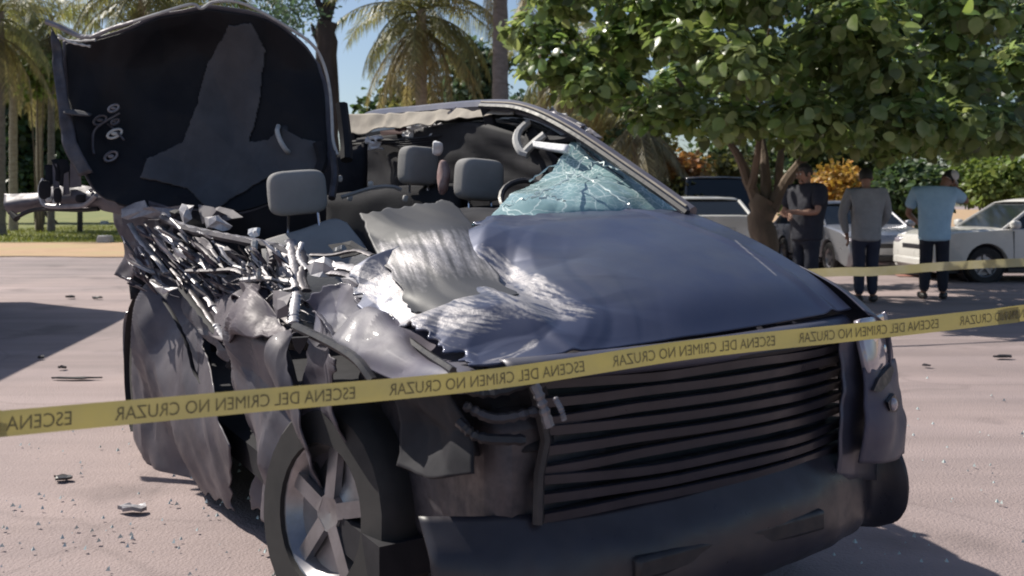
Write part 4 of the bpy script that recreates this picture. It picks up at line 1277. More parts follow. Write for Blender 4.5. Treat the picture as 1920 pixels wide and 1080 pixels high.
# right fender: dark inward face, bluish top, arch lip
rf = [[cd(*q) for q in r] for r in (
    [(548, 545, 3.02), (600, 518, 2.98), (648, 508, 2.92), (690, 540, 2.84)],
    [(556, 575, 2.96), (610, 560, 2.88), (660, 568, 2.80), (730, 600, 2.66)],
    [(560, 606, 2.86), (622, 596, 2.78), (690, 590, 2.66), (790, 648, 2.42)],
    [(568, 618, 2.80), (622, 632, 2.64), (700, 655, 2.44), (848, 694, 2.16)],
    [(580, 622, 2.82), (625, 642, 2.66), (690, 690, 2.40), (830, 735, 2.13)])]
for r_, q in zip(rf, ((742, 540, 2.86), (792, 600, 2.72), (862, 640, 2.50), (915, 694, 2.26), (900, 735, 2.2))):
    r_.append(cd(*q))
FG = jag(patch(rf, 70, 80, Creases(8, sum(rf, []), 16, 0.22, (0.04, 0.2))), 't', 4, 8, 9, 0.2)
grid_obj('right_fender', FG, M['paint_matt'], WRECK, 0.005, sharp=11)
b = MB(); b.tube(curve([cd(553, 612, 2.86), cd(600, 634, 2.68), cd(640, 655, 2.55), cd(672, 678, 2.44), cd(700, 715, 2.38)], 16), 0.014, 6)
b.build('wheel_arch_lip', M['plastic'], WRECK)
b = MB(); b.tube(curve([cd(690, 578, 2.76), cd(735, 612, 2.6), cd(790, 655, 2.38), cd(850, 695, 2.13)], 14), [0.010] * 14, 5)
b.build('hood_gap_shade', M['plastic'], WRECK)  # dark strip put in for the shade between hood and fender

# left fender, left side, rear
lf = [[Vector((-s, y, z)) for y, z in r] for s, r in (
    (0.06, ((0.735, 0.935), (0.80, 0.91), (0.845, 0.86), (0.85, 0.70))), (0.20, ((0.738, 1.02), (0.82, 0.985), (0.872, 0.90), (0.875, 0.72))),
    (0.45, ((0.74, 1.108), (0.83, 1.06), (0.885, 0.95), (0.89, 0.74))), (0.85, ((0.745, 1.235), (0.83, 1.15), (0.885, 1.0), (0.89, 0.72))), (1.15, ((0.75, 1.25), (0.83, 1.16), (0.885, 1.0), (0.89, 0.5))))]
grid_obj('left_fender', patch(lf, 30, 16), M['paint'], WRECK, 0.005)
for x0, x1 in ((-1.17, -2.28), (-2.30, -3.35)):
    dl = [[Vector((x, y, z)) for x in (x0, (x0 + x1) / 2, x1)] for y, z in ((0.80, 1.17), (0.885, 1.0), (0.90, 0.7), (0.86, 0.34))]
    o = grid_obj('left_door', patch(dl, 14, 10), M['paint'], WRECK, 0.03)
    b = MB(); b.ellipsoid(((x1 + 0.16), 0.905, 0.98), (0.1, 0.03, 0.02), power=3); b.build('door_handle', M['paint'], o)
ql = [[Vector((x, y, z)) for x in (-3.37, -3.9, -4.3)] for y, z in ((0.76, 1.2), (0.87, 1.0), (0.89, 0.75), (0.86, 0.72))]
grid_obj('left_quarter_panel', patch(ql, 12, 10), M['paint'], WRECK, 0.02)
tg = [[Vector((x, y, z)) for y in (-0.70, 0, 0.76)] for x, z in ((-4.22, 1.15), (-4.36, 0.95), (-4.40, 0.6))]
grid_obj('tailgate', patch(tg, 14, 16, Folds(5, 5, 2, 6, 0.02)), M['paint'], WRECK, 0.02)
rb_ = [[Vector((x, y, z)) for y in (-0.78, 0, 0.84)] for x, z in ((-4.40, 0.6), (-4.50, 0.5), (-4.48, 0.3), (-4.3, 0.22))]
grid_obj('rear_bumper', patch(rb_, 12, 14), M['paint'], WRECK, 0.01)
for s in (-0.66, 0.72):
    b = MB(); b.ellipsoid((-4.33, s, 0.95), (0.06, 0.10, 0.16), power=3.5); b.build('tail_light', M['tail_red'], WRECK)
fl = MB(); fl.box((-2.3, 0, 0.30), (3.6, 1.5, 0.10)); fl.box((-1.0, 0.15, 0.66), (0.06, 1.1, 0.62)); fl.box((-4.2, 0, 0.6), (0.06, 1.4, 0.6))
fl.build('floor_pan', M['cabin'], WRECK)
b = MB(); b.box((-0.55, 0, 0.55), (0.9, 1.25, 0.45)); b.build('engine_block', M['dark_steel'], WRECK, bevel=0.05)
WR = {}
for x, y in ((-0.88, 0.76), (-3.55, 0.76), (-3.55, -0.74)):
    wheel(WRECK, x, y, 0.34, 0.21)
w = wheel(WRECK, -0.86, -0.70, 0.34, 0.21); w.rotation_euler = (R(-6), 0, R(14))
for x, y in ((-0.88, 0.72), (-3.55, 0.72), (-3.55, -0.70)):
    b = MB(); b.lathe([(0.41, -0.16), (0.41, 0.15), (0.1, -0.05 if y > 0 else 0.05)], (x, y, 0.36), seg=20); b.build('wheel_well', M['plastic'], WRECK)

# roof rail, pillar and left windows
rail = [(-0.86, 0.735, 1.25), (-1.12, 0.72, 1.385), (-1.58, 0.685, 1.615), (-1.95, 0.67, 1.745), (-2.35, 0.67, 1.80), (-3.2, 0.67, 1.845), (-3.9, 0.675, 1.875), (-4.25, 0.68, 1.80)]
b = MB(); b.tube(curve(rail, 40), [0.024 + 0.010 * min(1, i / 26) for i in range(40)], 8, squash=1.2); b.build('roof_rail', M['paint'], WRECK)
b = MB(); b.tube(curve([Vector(q) + Vector((-0.01, -0.022, 0.026)) for q in rail[:5]], 26), 0.006, 6); b.build('pillar_chrome_edge', M['beige'], WRECK)
b = MB(); b.tube(curve([Vector(q) + Vector((0.02, -0.045, 0.0)) for q in rail[:5]], 26), 0.015, 6); b.build('windscreen_rubber', M['plastic'], WRECK)
lw = [[Vector(q) for q in r] for r in ([(-1.25, 0.70, 1.40), (-1.9, 0.66, 1.71), (-2.8, 0.66, 1.78), (-4.1, 0.66, 1.80)], [(-1.2, 0.76, 1.28), (-1.9, 0.75, 1.4), (-2.8, 0.75, 1.45), (-4.1, 0.75, 1.45)], [(-1.15, 0.80, 1.16), (-1.9, 0.80, 1.16), (-2.8, 0.80, 1.16), (-4.15, 0.78, 1.18)])]
grid_obj('left_window', patch(lw, 12, 30), M['glass'], WRECK, 0.005)
for x, r_ in ((-2.28, 0.05), (-3.36, 0.05), (-4.12, 0.07)):
    b = MB(); b.tube([(x + 0.05, 0.80, 1.14), (x, 0.74, 1.5), (x - 0.03, 0.66, 1.80)], r_, 6); b.build('side_pillar', M['cabin'], WRECK)
il = [[Vector(q) for q in r] for r in ([(-1.1, 0.70, 1.19), (-2.2, 0.68, 1.22), (-3.2, 0.68, 1.22), (-4.1, 0.66, 1.22)], [(-1.1, 0.74, .8), (-2.2, 0.74, .8), (-3.2, 0.74, .8), (-4.1, 0.7, .8)], [(-1.1, 0.74, .35), (-2.2, 0.74, .35), (-3.2, 0.74, .35), (-4.1, 0.7, .35)])]
grid_obj('inner_door_trim', patch(il, 8, 20), M['cabin'], WRECK, 0.01)
up_ = [[Vector(q) for q in r] for r in ([(-1.75, 0.645, 1.56), (-2.4, 0.64, 1.72), (-3.2, 0.64, 1.735), (-4.2, 0.64, 1.74)], [(-1.5, 0.66, 1.40), (-2.4, 0.66, 1.46), (-3.2, 0.66, 1.46), (-4.2, 0.66, 1.46)], [(-1.2, 0.69, 1.20), (-2.4, 0.69, 1.2), (-3.2, 0.69, 1.2), (-4.2, 0.67, 1.2)])]
grid_obj('side_lining', patch(up_, 20, 40, Folds(71, 5, 3, 8, 0.012)), M['cabin'], WRECK, 0.008)
# beige trim and deflated curtain airbag hanging from the rail
bt = [[cd(*q) for q in r] for r in ([(646, 214, 5.9), (720, 213, 5.6), (800, 209, 5.25), (880, 204, 4.9), (965, 204, 4.55)], [(652, 238, 5.85), (720, 233, 5.55), (800, 224, 5.2), (880, 214, 4.85), (965, 211, 4.5)], [(650, 256, 5.8), (720, 246, 5.5), (790, 235, 5.2), (880, 221, 4.82), (965, 217, 4.48)])]
grid_obj('roof_side_trim', jag(patch(bt, 16, 70, Folds(6, 5, 4, 12, 0.008)), 'b', 5, 6, 9, 0.2), M['beige'], WRECK, 0.006)
for k, (x0, y0, x1, y1, d, h) in enumerate(((758, 237, 790, 233, 5.5, 11), (790, 232, 822, 230, 5.4, 9), (812, 234, 868, 222, 5.25, 13), (868, 224, 905, 218, 5.1, 9), (880, 217, 930, 224, 4.98, 8), (925, 222, 962, 226, 4.85, 8), (686, 258, 716, 256, 5.7, 12))):
    r = random.Random(k)
    a, c = cd(x0, y0, d), cd(x1, y1, d - 0.08)
    bg_ = [[a.lerp(c, t) + Vector((0.02 * math.sin(v * 6), r.uniform(-.02, .02), -v * h * 2 * d / F + r.uniform(-.008, .008))) for t in (0, .25, .5, .75, 1)] for v in (0, .35, .7, 1)]
    grid_obj('airbag_cloth', patch(bg_, 12, 18, Folds(k + 30, 5, 8, 22, 0.006)), M['white_cloth'], WRECK, 0.012)
b = MB()
for k in range(5):
    b.tube(curve([cd(650 + k * 8, 268 + 3 * k, 5.9), cd(690 + k * 10, 263 + 6 * (k % 2), 5.7), cd(760, 262 + 4 * k, 5.4), cd(850 + 9 * k, 252 + 3 * k, 5.1)], 16), 0.010, 5)
b.build('wiring_loom', M['cabin'], WRECK)
b = MB(); b.poly([cd(712, 246, 5.72), cd(760, 240, 5.6), cd(758, 250, 5.58), cd(715, 254, 5.7)], (0.0, 0.02, 0)); b.build('inner_trim_piece', M['maroon'], WRECK)

# broken end of the roof rail by the windscreen pillar
for pts, r_, m in (([(1062, 220, 4.4), (1010, 222, 4.45), (978, 240, 4.4), (968, 262, 4.35), (976, 284, 4.3), (990, 290, 4.28)], 0.020, 'strip'), ([(982, 288, 4.3), (1000, 270, 4.27), (1022, 252, 4.25)], 0.020, 'strip'),
                   ([(960, 214, 4.8), (1010, 214, 4.55), (1050, 224, 4.35), (1095, 246, 4.15)], 0.03, 'dark_steel'), ([(1015, 262, 4.3), (1050, 262, 4.2), (1080, 256, 4.1)], 0.022, 'cabin')):
    b = MB(); b.tube(curve([cd(*q) for q in pts], 18), r_, 7); b.build('torn_roof_edge', M[m], WRECK)
sv = [[cd(*q) for q in r] for r in ([(1000, 266, 4.22), (1030, 270, 4.15), (1068, 274, 4.05)], [(1002, 276, 4.2), (1030, 282, 4.12), (1062, 286, 4.03)])]
grid_obj('sun_visor', patch(sv, 6, 10), M['white_cloth'], WRECK, 0.02)
gh = [[cd(*q) for q in r] for r in ([(1022, 228, 4.42), (1060, 230, 4.3), (1082, 250, 4.2)], [(990, 250, 4.42), (1030, 252, 4.3), (1068, 262, 4.2)], [(982, 282, 4.4), (1010, 280, 4.3), (1040, 272, 4.2)])]
grid_obj('roof_lining_remnant', patch(gh, 10, 10, Folds(4, 4, 4, 9, 0.012)), M['cabin'], WRECK, 0.006)

# cracked windscreen
ws = [[cd(*q) for q in r] for r in (
    [(1078, 252, 4.16), (1092, 246, 4.14), (1108, 247, 4.12), (1120, 254, 4.10)],
    [(1035, 305, 4.03), (1085, 296, 3.98), (1130, 300, 3.94), (1186, 302, 3.96)],
    [(985, 345, 3.86), (1060, 335, 3.74), (1140, 338, 3.76), (1238, 346, 3.86)],
    [(930, 382, 3.62), (1030, 372, 3.54), (1140, 376, 3.60), (1272, 381, 3.78)],
    [(868, 414, 3.36), (1000, 410, 3.42), (1140, 408, 3.55), (1292, 400, 3.72)])]
WG = jag(patch(ws, 90, 100, Creases(17, sum(ws, []), 22, 0.13, (0.05, 0.2), fine=0.006)), 'l', 2, 4)
grid_obj('cracked_windscreen', WG, M['cracked'], WRECK, 0.005, attr={'crush': lambda i, j, p: max(0, min(1, 1.3 - i / 60 + 0.9 * mnoise.noise(p * 4)))}, sharp=20)
b = MB()
for P in ([(1100, 262, 4.09), (1140, 300, 3.92), (1200, 352, 3.78), (1270, 392, 3.70)], [(1092, 300, 3.96), (1150, 320, 3.86), (1215, 345, 3.82)], [(1060, 330, 3.76), (1110, 345, 3.68), (1160, 380, 3.58), (1190, 402, 3.56)], [(990, 345, 3.84), (1060, 300, 4.0), (1092, 268, 4.1)], [(1000, 372, 3.55), (1050, 350, 3.66), (1090, 305, 3.93)], [(940, 392, 3.55), (1000, 375, 3.54), (1060, 380, 3.5)]):
    r = random.Random(len(b.v))
    Q = [q + Vector((r.uniform(-1, 1), r.uniform(-1, 1), r.uniform(-1, 1))) * 0.008 + Vector((0.01, 0, 0.012)) for q in curve([cd(*q) for q in P], 24)]
    b.tube(Q, [r.uniform(0.001, 0.006) for q in Q], 4)
b.build('glass_crack_ridge', mat('crushed_glass', (0.55, 0.66, 0.66), 0.35), WRECK)

cgo = [[cd(*q) for q in r] for r in ([(222, 372, 5.05), (330, 372, 5.15), (480, 350, 5.3), (600, 300, 5.5), (690, 264, 5.7)], [(232, 440, 4.95), (340, 440, 5.05), (480, 430, 5.15), (600, 420, 5.3), (690, 410, 5.45)], [(245, 560, 4.8), (350, 560, 4.9), (480, 560, 5.0), (600, 560, 5.1), (690, 560, 5.2)])]
grid_obj('cargo_lining', patch(cgo, 16, 30, Folds(81, 5, 2, 7, 0.02)), M['cabin'], WRECK, 0.01)
# seats
def headrest(parent, c, size, yaw, roll):
    rot = Matrix.Rotation(R(yaw), 3, 'Z') @ Matrix.Rotation(R(roll), 3, 'X')
    b = MB(); b.ellipsoid((0, 0, 0), (size[0] / 2, size[1] / 2, size[2] / 2), 32, 18, rot, power=4.6)
    b.v = [tuple(Vector(q) * (1 + 0.012 * mnoise.noise(Vector(q) * 9)) + Vector(c)) for q in b.v]
    return b.build('headrest', M['seat'], parent)
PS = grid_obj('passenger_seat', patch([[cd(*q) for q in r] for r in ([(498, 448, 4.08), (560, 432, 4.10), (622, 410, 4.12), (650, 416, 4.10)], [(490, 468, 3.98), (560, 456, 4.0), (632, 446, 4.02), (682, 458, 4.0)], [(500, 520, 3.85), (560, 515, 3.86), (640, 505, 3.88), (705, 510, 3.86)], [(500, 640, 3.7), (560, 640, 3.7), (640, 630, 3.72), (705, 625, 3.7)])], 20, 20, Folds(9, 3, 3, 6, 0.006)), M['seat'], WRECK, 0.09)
PS.modifiers['thickness'].offset = 1
headrest(PS, cd(557, 361, 4.16), (0.11, 0.262, 0.205), -6, 5)
for p in ([(541, 396, 4.18), (540, 440, 4.1)], [(594, 388, 4.18), (599, 425, 4.1)]):
    b = MB(); b.tube([cd(*q) for q in p], 0.007, 7); b.build('headrest_post', M['chrome'], PS)
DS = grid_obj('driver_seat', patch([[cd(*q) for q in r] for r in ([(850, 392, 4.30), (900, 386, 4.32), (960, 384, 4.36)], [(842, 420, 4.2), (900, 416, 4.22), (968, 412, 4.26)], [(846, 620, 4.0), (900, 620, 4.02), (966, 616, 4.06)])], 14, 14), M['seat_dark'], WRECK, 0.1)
DS.modifiers['thickness'].offset = 1
headrest(DS, cd(898, 337, 4.32), (0.12, 0.24, 0.20), 4, -3)
for p in ([(880, 370, 4.33), (880, 400, 4.3)], [(920, 368, 4.35), (921, 398, 4.32)]):
    b = MB(); b.tube([cd(*q) for q in p], 0.007, 7); b.build('headrest_post', M['chrome'], DS)
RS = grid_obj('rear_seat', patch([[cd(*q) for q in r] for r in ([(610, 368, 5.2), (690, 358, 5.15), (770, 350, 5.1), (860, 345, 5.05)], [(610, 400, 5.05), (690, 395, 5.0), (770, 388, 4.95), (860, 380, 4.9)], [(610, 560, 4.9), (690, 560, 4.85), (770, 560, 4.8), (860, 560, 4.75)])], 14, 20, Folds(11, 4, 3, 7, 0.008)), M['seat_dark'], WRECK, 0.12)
RS.modifiers['thickness'].offset = 1
headrest(RS, cd(784, 311, 5.0), (0.12, 0.225, 0.215), 10, -2)
for p in ([(768, 342, 5.02), (768, 362, 5.0)], [(802, 341, 5.03), (803, 358, 5.0)]):
    b = MB(); b.tube([cd(*q) for q in p], 0.007, 7); b.build('headrest_post', M['chrome'], RS)
b = MB(); b.tube(curve([cd(640, 370, 4.75), cd(700, 352, 4.8), cd(735, 350, 4.82), cd(752, 356, 4.84)], 12), 0.012, 6); b.build('seat_belt', M['seat'], WRECK)
for px, py in ((637, 335), (656, 371), (695, 346), (940, 366), (760, 372)):
    b = MB(); b.ellipsoid(cd(px, py, 4.9), (0.012, 0.016, 0.018), 8, 6, power=3)
    b.build('trim_clip', M['strip'], WRECK)
db = [[cd(*q) for q in r] for r in ([(720, 425, 3.6), (800, 402, 3.66), (900, 398, 3.72), (1010, 392, 3.8)], [(716, 450, 3.45), (800, 428, 3.5), (900, 420, 3.55), (1010, 412, 3.6)], [(715, 490, 3.35), (800, 480, 3.36), (900, 470, 3.4), (1010, 450, 3.5)])]
grid_obj('dashboard', patch(db, 10, 24, Folds(14, 5, 3, 9, 0.012)), M['cabin'], WRECK, 0.03)
sw = MB()
sw.tube([cd(985 + 46 * math.cos(a), 372 + 34 * math.sin(a), 3.98 - 0.1 * math.sin(a)) for a in [2 * PI * k / 20 for k in range(21)]], 0.014, 7)
sw.build('steering_wheel', M['plastic'], WRECK)
b = MB(); b.poly([cd(1000, 318, 4.4), cd(1040, 296, 4.35), (cd(1070, 300, 4.2)), cd(1045, 345, 4.1), cd(1010, 352, 4.2)], (-0.03, 0.02, 0)); b.build('mirror_bracket', M['cabin'], WRECK)

# ------------------------------------------------------------------ the roof, folded up and back
fc = [[(112, 74, 4.75), (185, 68, 4.72), (282, 34, 4.7), (400, 7, 4.8), (520, 42, 4.92), (604, 118, 5.05)],
      [(118, 140, 4.72), (200, 132, 4.78), (290, 112, 4.84), (400, 92, 4.92), (512, 112, 4.98), (618, 176, 5.02)],
      [(124, 205, 4.68), (205, 204, 4.78), (300, 196, 4.86), (405, 186, 4.94), (515, 188, 4.98), (621, 232, 4.98)],
      [(142, 282, 4.62), (215, 278, 4.72), (305, 276, 4.80), (408, 270, 4.88), (518, 262, 4.92), (624, 286, 4.92)],
      [(168, 340, 4.56), (235, 345, 4.62), (318, 348, 4.68), (410, 345, 4.76), (512, 330, 4.82), (612, 322, 4.86)],
      [(222, 384, 4.50), (275, 395, 4.52), (335, 402, 4.55), (415, 404, 4.62), (482, 390, 4.70), (560, 352, 4.80)]]
fctrl = [[cd(*q) for q in r] for r in fc]
RG = patch(fctrl, 96, 96, Folds(23, 6, 1.6, 5, 0.020))
roof = grid_obj('roof_panel', RG, M['paint_dusty'], WRECK, 0.006, sharp=50)
FWD = (loc(Vector((0, 0, CAMH))) - loc(Vector((-1.2, 4.8, 1.8)))).normalized()
# grey headliner where it lies in shade, the darkness put into its colour
def off(G, k): return [[p + FWD * k for p in r] for r in G]
PR = [[proj(p) for p in r] for r in RG]
LIT_PATCH = [(428, 48), (470, 44), (496, 92), (484, 200), (466, 266), (500, 262), (528, 238), (562, 258), (604, 268), (604, 312), (560, 322), (500, 332), (478, 346), (430, 372), (398, 398), (352, 352), (300, 338), (264, 332), (276, 298), (342, 266), (372, 190), (388, 120), (412, 82)]  # outline of the lit area, painted as a lighter piece
def keep_shaded(i, j):
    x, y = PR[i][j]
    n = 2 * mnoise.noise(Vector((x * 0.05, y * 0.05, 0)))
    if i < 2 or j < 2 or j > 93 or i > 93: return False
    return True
grid_obj('shaded_headliner', off(RG, 0.022), M['liner_shaded'], WRECK, 0.008, keep=keep_shaded, sharp=50)
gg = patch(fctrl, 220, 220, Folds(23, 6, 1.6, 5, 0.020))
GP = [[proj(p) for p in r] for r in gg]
def keep_lit(i, j):
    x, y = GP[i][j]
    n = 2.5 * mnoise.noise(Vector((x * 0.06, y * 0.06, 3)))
    return inside(LIT_PATCH, x + n, y + n)
grid_obj('lit_headliner', off(gg, 0.034), M['liner_lit'], WRECK, 0.010, keep=keep_lit, sharp=50)  # lit area of the lining, its light put into the colour
edge = [(250, 42, 4.68), (300, 26, 4.68), (360, 9, 4.73), (378, 17, 4.75), (400, 5, 4.77), (440, 4, 4.80), (480, 18, 4.86), (540, 52, 4.93), (585, 84, 4.99), (606, 120, 5.02), (618, 170, 5.0), (622, 225, 4.96), (624, 262, 4.92), (632, 290, 4.88)]
b = MB(); b.tube(curve([cd(*q) + FWD * 0.03 for q in edge], 70), 0.0085, 6); b.build('door_seal', M['strip'], WRECK)
b = MB(); b.tube(curve([cd(*q) + FWD * 0.03 for q in [(90, 42, 4.75), (112, 50, 4.74), (150, 68, 4.72), (172, 70, 4.71), (184, 66, 4.70), (212, 54, 4.69), (252, 42, 4.68)]], 24), [0.016 - 0.006 * i / 23 for i in range(24)], 6); b.build('roof_front_edge', M['bare'], WRECK)
b = MB()
for P in ([(112, 72, 4.7), (130, 76, 4.69), (150, 78, 4.68), (182, 76, 4.67)], [(112, 66, 4.7), (135, 80, 4.68), (172, 88, 4.67)]):
    b.tube(curve([cd(*q) + FWD * 0.04 for q in P], 12), [0.004 + 0.004 * (k % 2) for k in range(12)], 5)
b.build('torn_lining_edge', M['strip'], WRECK)
# edge skin on the left side and lower right corner
sk = [[cd(*q) + FWD * 0.03 for q in r] for r in ([(100, 52, 4.76), (116, 80, 4.74)], [(100, 120, 4.72), (122, 130, 4.71)], [(112, 190, 4.68), (132, 190, 4.68)], [(120, 270, 4.62), (146, 262, 4.62)], [(150, 330, 4.58), (176, 322, 4.58)])]
grid_obj('roof_side_flange', patch(sk, 30, 6, Folds(31, 4, 3, 9, 0.014)), M['dark_steel'], WRECK, 0.006)
for P, m, r0 in (([(624, 285, 4.86), (628, 330, 4.8), (622, 372, 4.7)], 'dark_steel', 0.02), ([(640, 195, 5.05), (648, 262, 5.0), (650, 300, 4.95)], 'cabin', 0.035), ([(596, 268, 4.86), (604, 300, 4.84), (598, 322, 4.82)], 'cabin', 0.03)):
    b = MB(); b.tube(curve([cd(*q) for q in P], 12), r0, 7); b.build('bent_pillar', M[m], WRECK)
# grab handle
gh_ = MB(); gh_.tube(curve([cd(*q) + FWD * 0.05 for q in [(522, 236, 4.94), (520, 246, 4.9), (526, 264, 4.88), (536, 280, 4.88), (541, 284, 4.92)]], 16), 0.013, 8)
gh_.build('grab_handle', M['strip'], WRECK)
b = MB(); b.ellipsoid(cd(534, 258, 4.95) + FWD * 0.035, (0.02, 0.035, 0.07), 14, 10, power=3); b.build('handle_recess', M['plastic'], WRECK)
# torn lamp recess on the left
for (px, py, sx, sy, m) in ((217, 203, .024, .016, 'bare'), (220, 228, .018, .012, 'dark_steel'), (219, 250, .034, .02, 'strip'), (212, 292, .030, .022, 'bare'), (192, 225, .03, .022, 'dark_steel')):
    b = MB(); c = cd(px, py, 4.72) + FWD * 0.06
    rr = MB()
    rr.tube([c + Vector((0, sx * math.cos(a), sy * math.sin(a) + 0.4 * sx * math.cos(a))) for a in [2 * PI * k / 14 for k in range(15)]], 0.007, 5)
    rr.ellipsoid(c, (0.006, sx * 0.55, sy * 0.5)); rr.build('lining_clip', M[m], WRECK)
b = MB(); b.tube(curve([cd(*q) + FWD * 0.05 for q in [(228, 212, 4.74), (184, 240, 4.7), (178, 268, 4.68), (180, 288, 4.66)]], 14), 0.007, 5); b.tube(curve([cd(*q) + FWD * 0.05 for q in [(205, 232, 4.74), (222, 246, 4.72), (236, 262, 4.7)]], 10), 0.006, 5); b.build('loose_wire', M['dark_steel'], WRECK)
fs_ = [[cd(*q) + FWD * 0.045 for q in r] for r in ([(125, 206, 4.66), (150, 207, 4.67), (176, 214, 4.69)], [(122, 212, 4.64), (150, 216, 4.64), (172, 217, 4.66)])]
grid_obj('lining_fold', patch(fs_, 4, 10), M['liner_lit'], WRECK, 0.006)

# ------------------------------------------------------------------ pillar torn out to the left
tpl = [[cd(*q) for q in r] for r in ([(10, 366, 4.95), (70, 362, 4.9), (110, 350, 4.85), (165, 350, 4.78), (215, 362, 4.7), (262, 372, 4.6)], [(8, 384, 4.88), (70, 376, 4.84), (115, 372, 4.78), (165, 370, 4.72), (215, 376, 4.64), (262, 388, 4.54)], [(16, 402, 4.92), (72, 394, 4.88), (120, 393, 4.82), (165, 388, 4.76), (205, 396, 4.70), (262, 402, 4.58)])]
grid_obj('torn_pillar', patch(tpl, 16, 60, Folds(41, 5, 3, 8, 0.008)), M['paint_dusty'], WRECK, 0.012)
b = MB(); b.tube(curve([cd(*q) for q in [(82, 336, 4.82), (76, 352, 4.8), (78, 372, 4.76), (90, 386, 4.74), (150, 386, 4.7), (168, 378, 4.68), (180, 366, 4.66)]], 30), 0.013, 7); b.build('door_frame_flange', M['bare'], WRECK)
b = MB(); b.tube([cd(20, 398, 4.86), cd(32, 410, 4.84)], [0.012, 0.02], 8); b.tube(curve([cd(30, 408, 4.84), cd(55, 396, 4.84), (cd(85, 392, 4.82)), cd(150, 394, 4.76), cd(185, 392, 4.72)], 14), 0.012, 6); b.build('torn_edge', M['rubber'], WRECK)
for px, py, s in ((83, 362, .02), (91, 374, .016), (103, 378, .014), (152, 374, .016), (170, 357, .012), (188, 380, .022)):
    b = MB(); b.ellipsoid(cd(px, py, 4.72), (s * .6, s, s), 10, 7)
    b.build('pillar_bolt', M['strip'], WRECK)
for px, py, w_, h_ in ((84, 356, .03, .05), (152, 372, .028, .022), (108, 366, .02, .04), (185, 358, .014, .05)):
    b = MB(); b.ellipsoid(cd(px, py, 4.71), (0.01, w_, h_), 12, 8, power=3)
    b.build('pillar_opening', M['cabin'], WRECK)
for P in ([(132, 278, 4.72), (150, 280, 4.71), (152, 350, 4.72), (131, 352, 4.72)], [(120, 326, 4.74), (128, 322, 4.74), (130, 364, 4.74), (118, 366, 4.74)], [(98, 305, 4.78), (106, 308, 4.77), (112, 360, 4.76), (100, 362, 4.76)]):
    b = MB(); b.poly([cd(*q) for q in P], (-0.012, 0.004, 0)); b.build('torn_strip', M['paint_dusty'], WRECK)
for (sx, sy, ex, ey, w_) in ((92, 310, 90, 345, .05), (104, 300, 112, 340, .05), (118, 300, 122, 350, .06)):
    b = MB(); b.tube(curve([cd(sx, sy, 4.8), cd((sx + ex) / 2 + 4, (sy + ey) / 2, 4.78), cd(ex, ey, 4.76)], 8), w_ * 0.5, 5, squash=0.35); b.build('torn_lining_strip', M['cabin'], WRECK)
rq = [[cd(*q) for q in r] for r in ([(212, 372, 4.74), (262, 372, 4.62), (330, 392, 4.45)], [(222, 420, 4.72), (258, 425, 4.6), (320, 430, 4.42)], [(228, 470, 4.68), (250, 480, 4.6), (290, 480, 4.45)], [(216, 516, 4.66), (240, 524, 4.6), (270, 505, 4.5)])]
grid_obj('right_quarter_scrap', patch(rq, 24, 24, Folds(44, 6, 3, 9, 0.015)), M['primer'], WRECK, 0.008)

# ------------------------------------------------------------------ crushed right side
def skin(name, rows, m, seed, n=7, f0=2.5, f1=9, amp=0.025, nu=44, nv=34, thick=0.006, ragged=(1, 1, 1, 1), axis=None, spread=0.35, warp=0.12):
    C = [[cy(*q) if abs(q[2]) < 1.5 else cd(*q) for q in r] for r in rows]
    G = patch(C, nu, nv, Creases(seed, sum(C, []), n, amp * 9, (0.05, 0.26), axis, spread))
    G = jag(G, ''.join(c for c, k in zip('tblr', ragged) if k), 4, seed, 8, 0.22)
    return grid_obj(name, G, m, WRECK, thick, sharp=11)
skin('right_rear_door', ([(240, 470, -.70), (290, 500, -.74), (345, 530, -.72)], [(256, 560, -.80), (310, 590, -.83), (372, 610, -.80)], [(266, 680, -.84), (322, 690, -.85), (395, 700, -.83)], [(272, 790, -.84), (335, 810, -.85), (430, 830, -.83)], [(290, 890, -.78), (350, 925, -.80), (450, 960, -.76)]), M['paint_dusty'], 51, n=34, amp=0.034, axis=(1, 0, 0.45), spread=0.8, nu=90, nv=70)
skin('right_front_door', ([(340, 528, -.66), (400, 545, -.70), (470, 570, -.72), (558, 606, -.72)], [(372, 610, -.78), (430, 620, -.84), (495, 630, -.84), (556, 650, -.78)], [(408, 700, -.83), (455, 705, -.85), (510, 710, -.85), (560, 730, -.83)], [(440, 830, -.82), (480, 835, -.84), (530, 840, -.85), (575, 850, -.83)], [(455, 960, -.76), (490, 985, -.80), (545, 1010, -.80), (590, 1030, -.76)]), M['paint_dusty'], 52, n=34, amp=0.032, axis=(1, 0, 0.6), spread=0.8, nu=90, nv=70)
skin('door_inner_frame', ([(255, 425, -.62), (330, 430, -.62), (420, 460, -.60), (520, 520, -.56), (560, 560, -.6)], [(280, 480, -.74), (345, 490, -.70), (430, 520, -.66), (510, 550, -.64), (556, 580, -.66)], [(300, 545, -.72), (360, 550, -.74), (440, 572, -.74), (505, 596, -.72), (555, 608, -.72)]), M['paint_dusty'], 53, n=40, amp=0.04, nu=70, nv=100, axis=(0.6, 0, 0.8), spread=0.5)
skin('inner_sill_panel', ([(350, 520, -.60), (430, 510, -.58), (520, 520, -.56)], [(390, 570, -.70), (450, 565, -.72), (520, 570, -.7)], [(440, 660, -.80), (480, 640, -.84), (550, 640, -.76)]), M['primer'], 54, n=20, amp=0.035)
skin('wheel_liner', ([(558, 618, 2.86), (600, 632, 2.76), (650, 668, 2.56)], [(558, 660, 2.84), (605, 680, 2.74), (650, 700, 2.60)], [(560, 760, 2.86), (605, 780, 2.78), (660, 790, 2.66)], [(565, 880, 2.92), (610, 890, 2.85), (668, 890, 2.74)]), M['paint_dusty'], 55, n=10, amp=0.02)
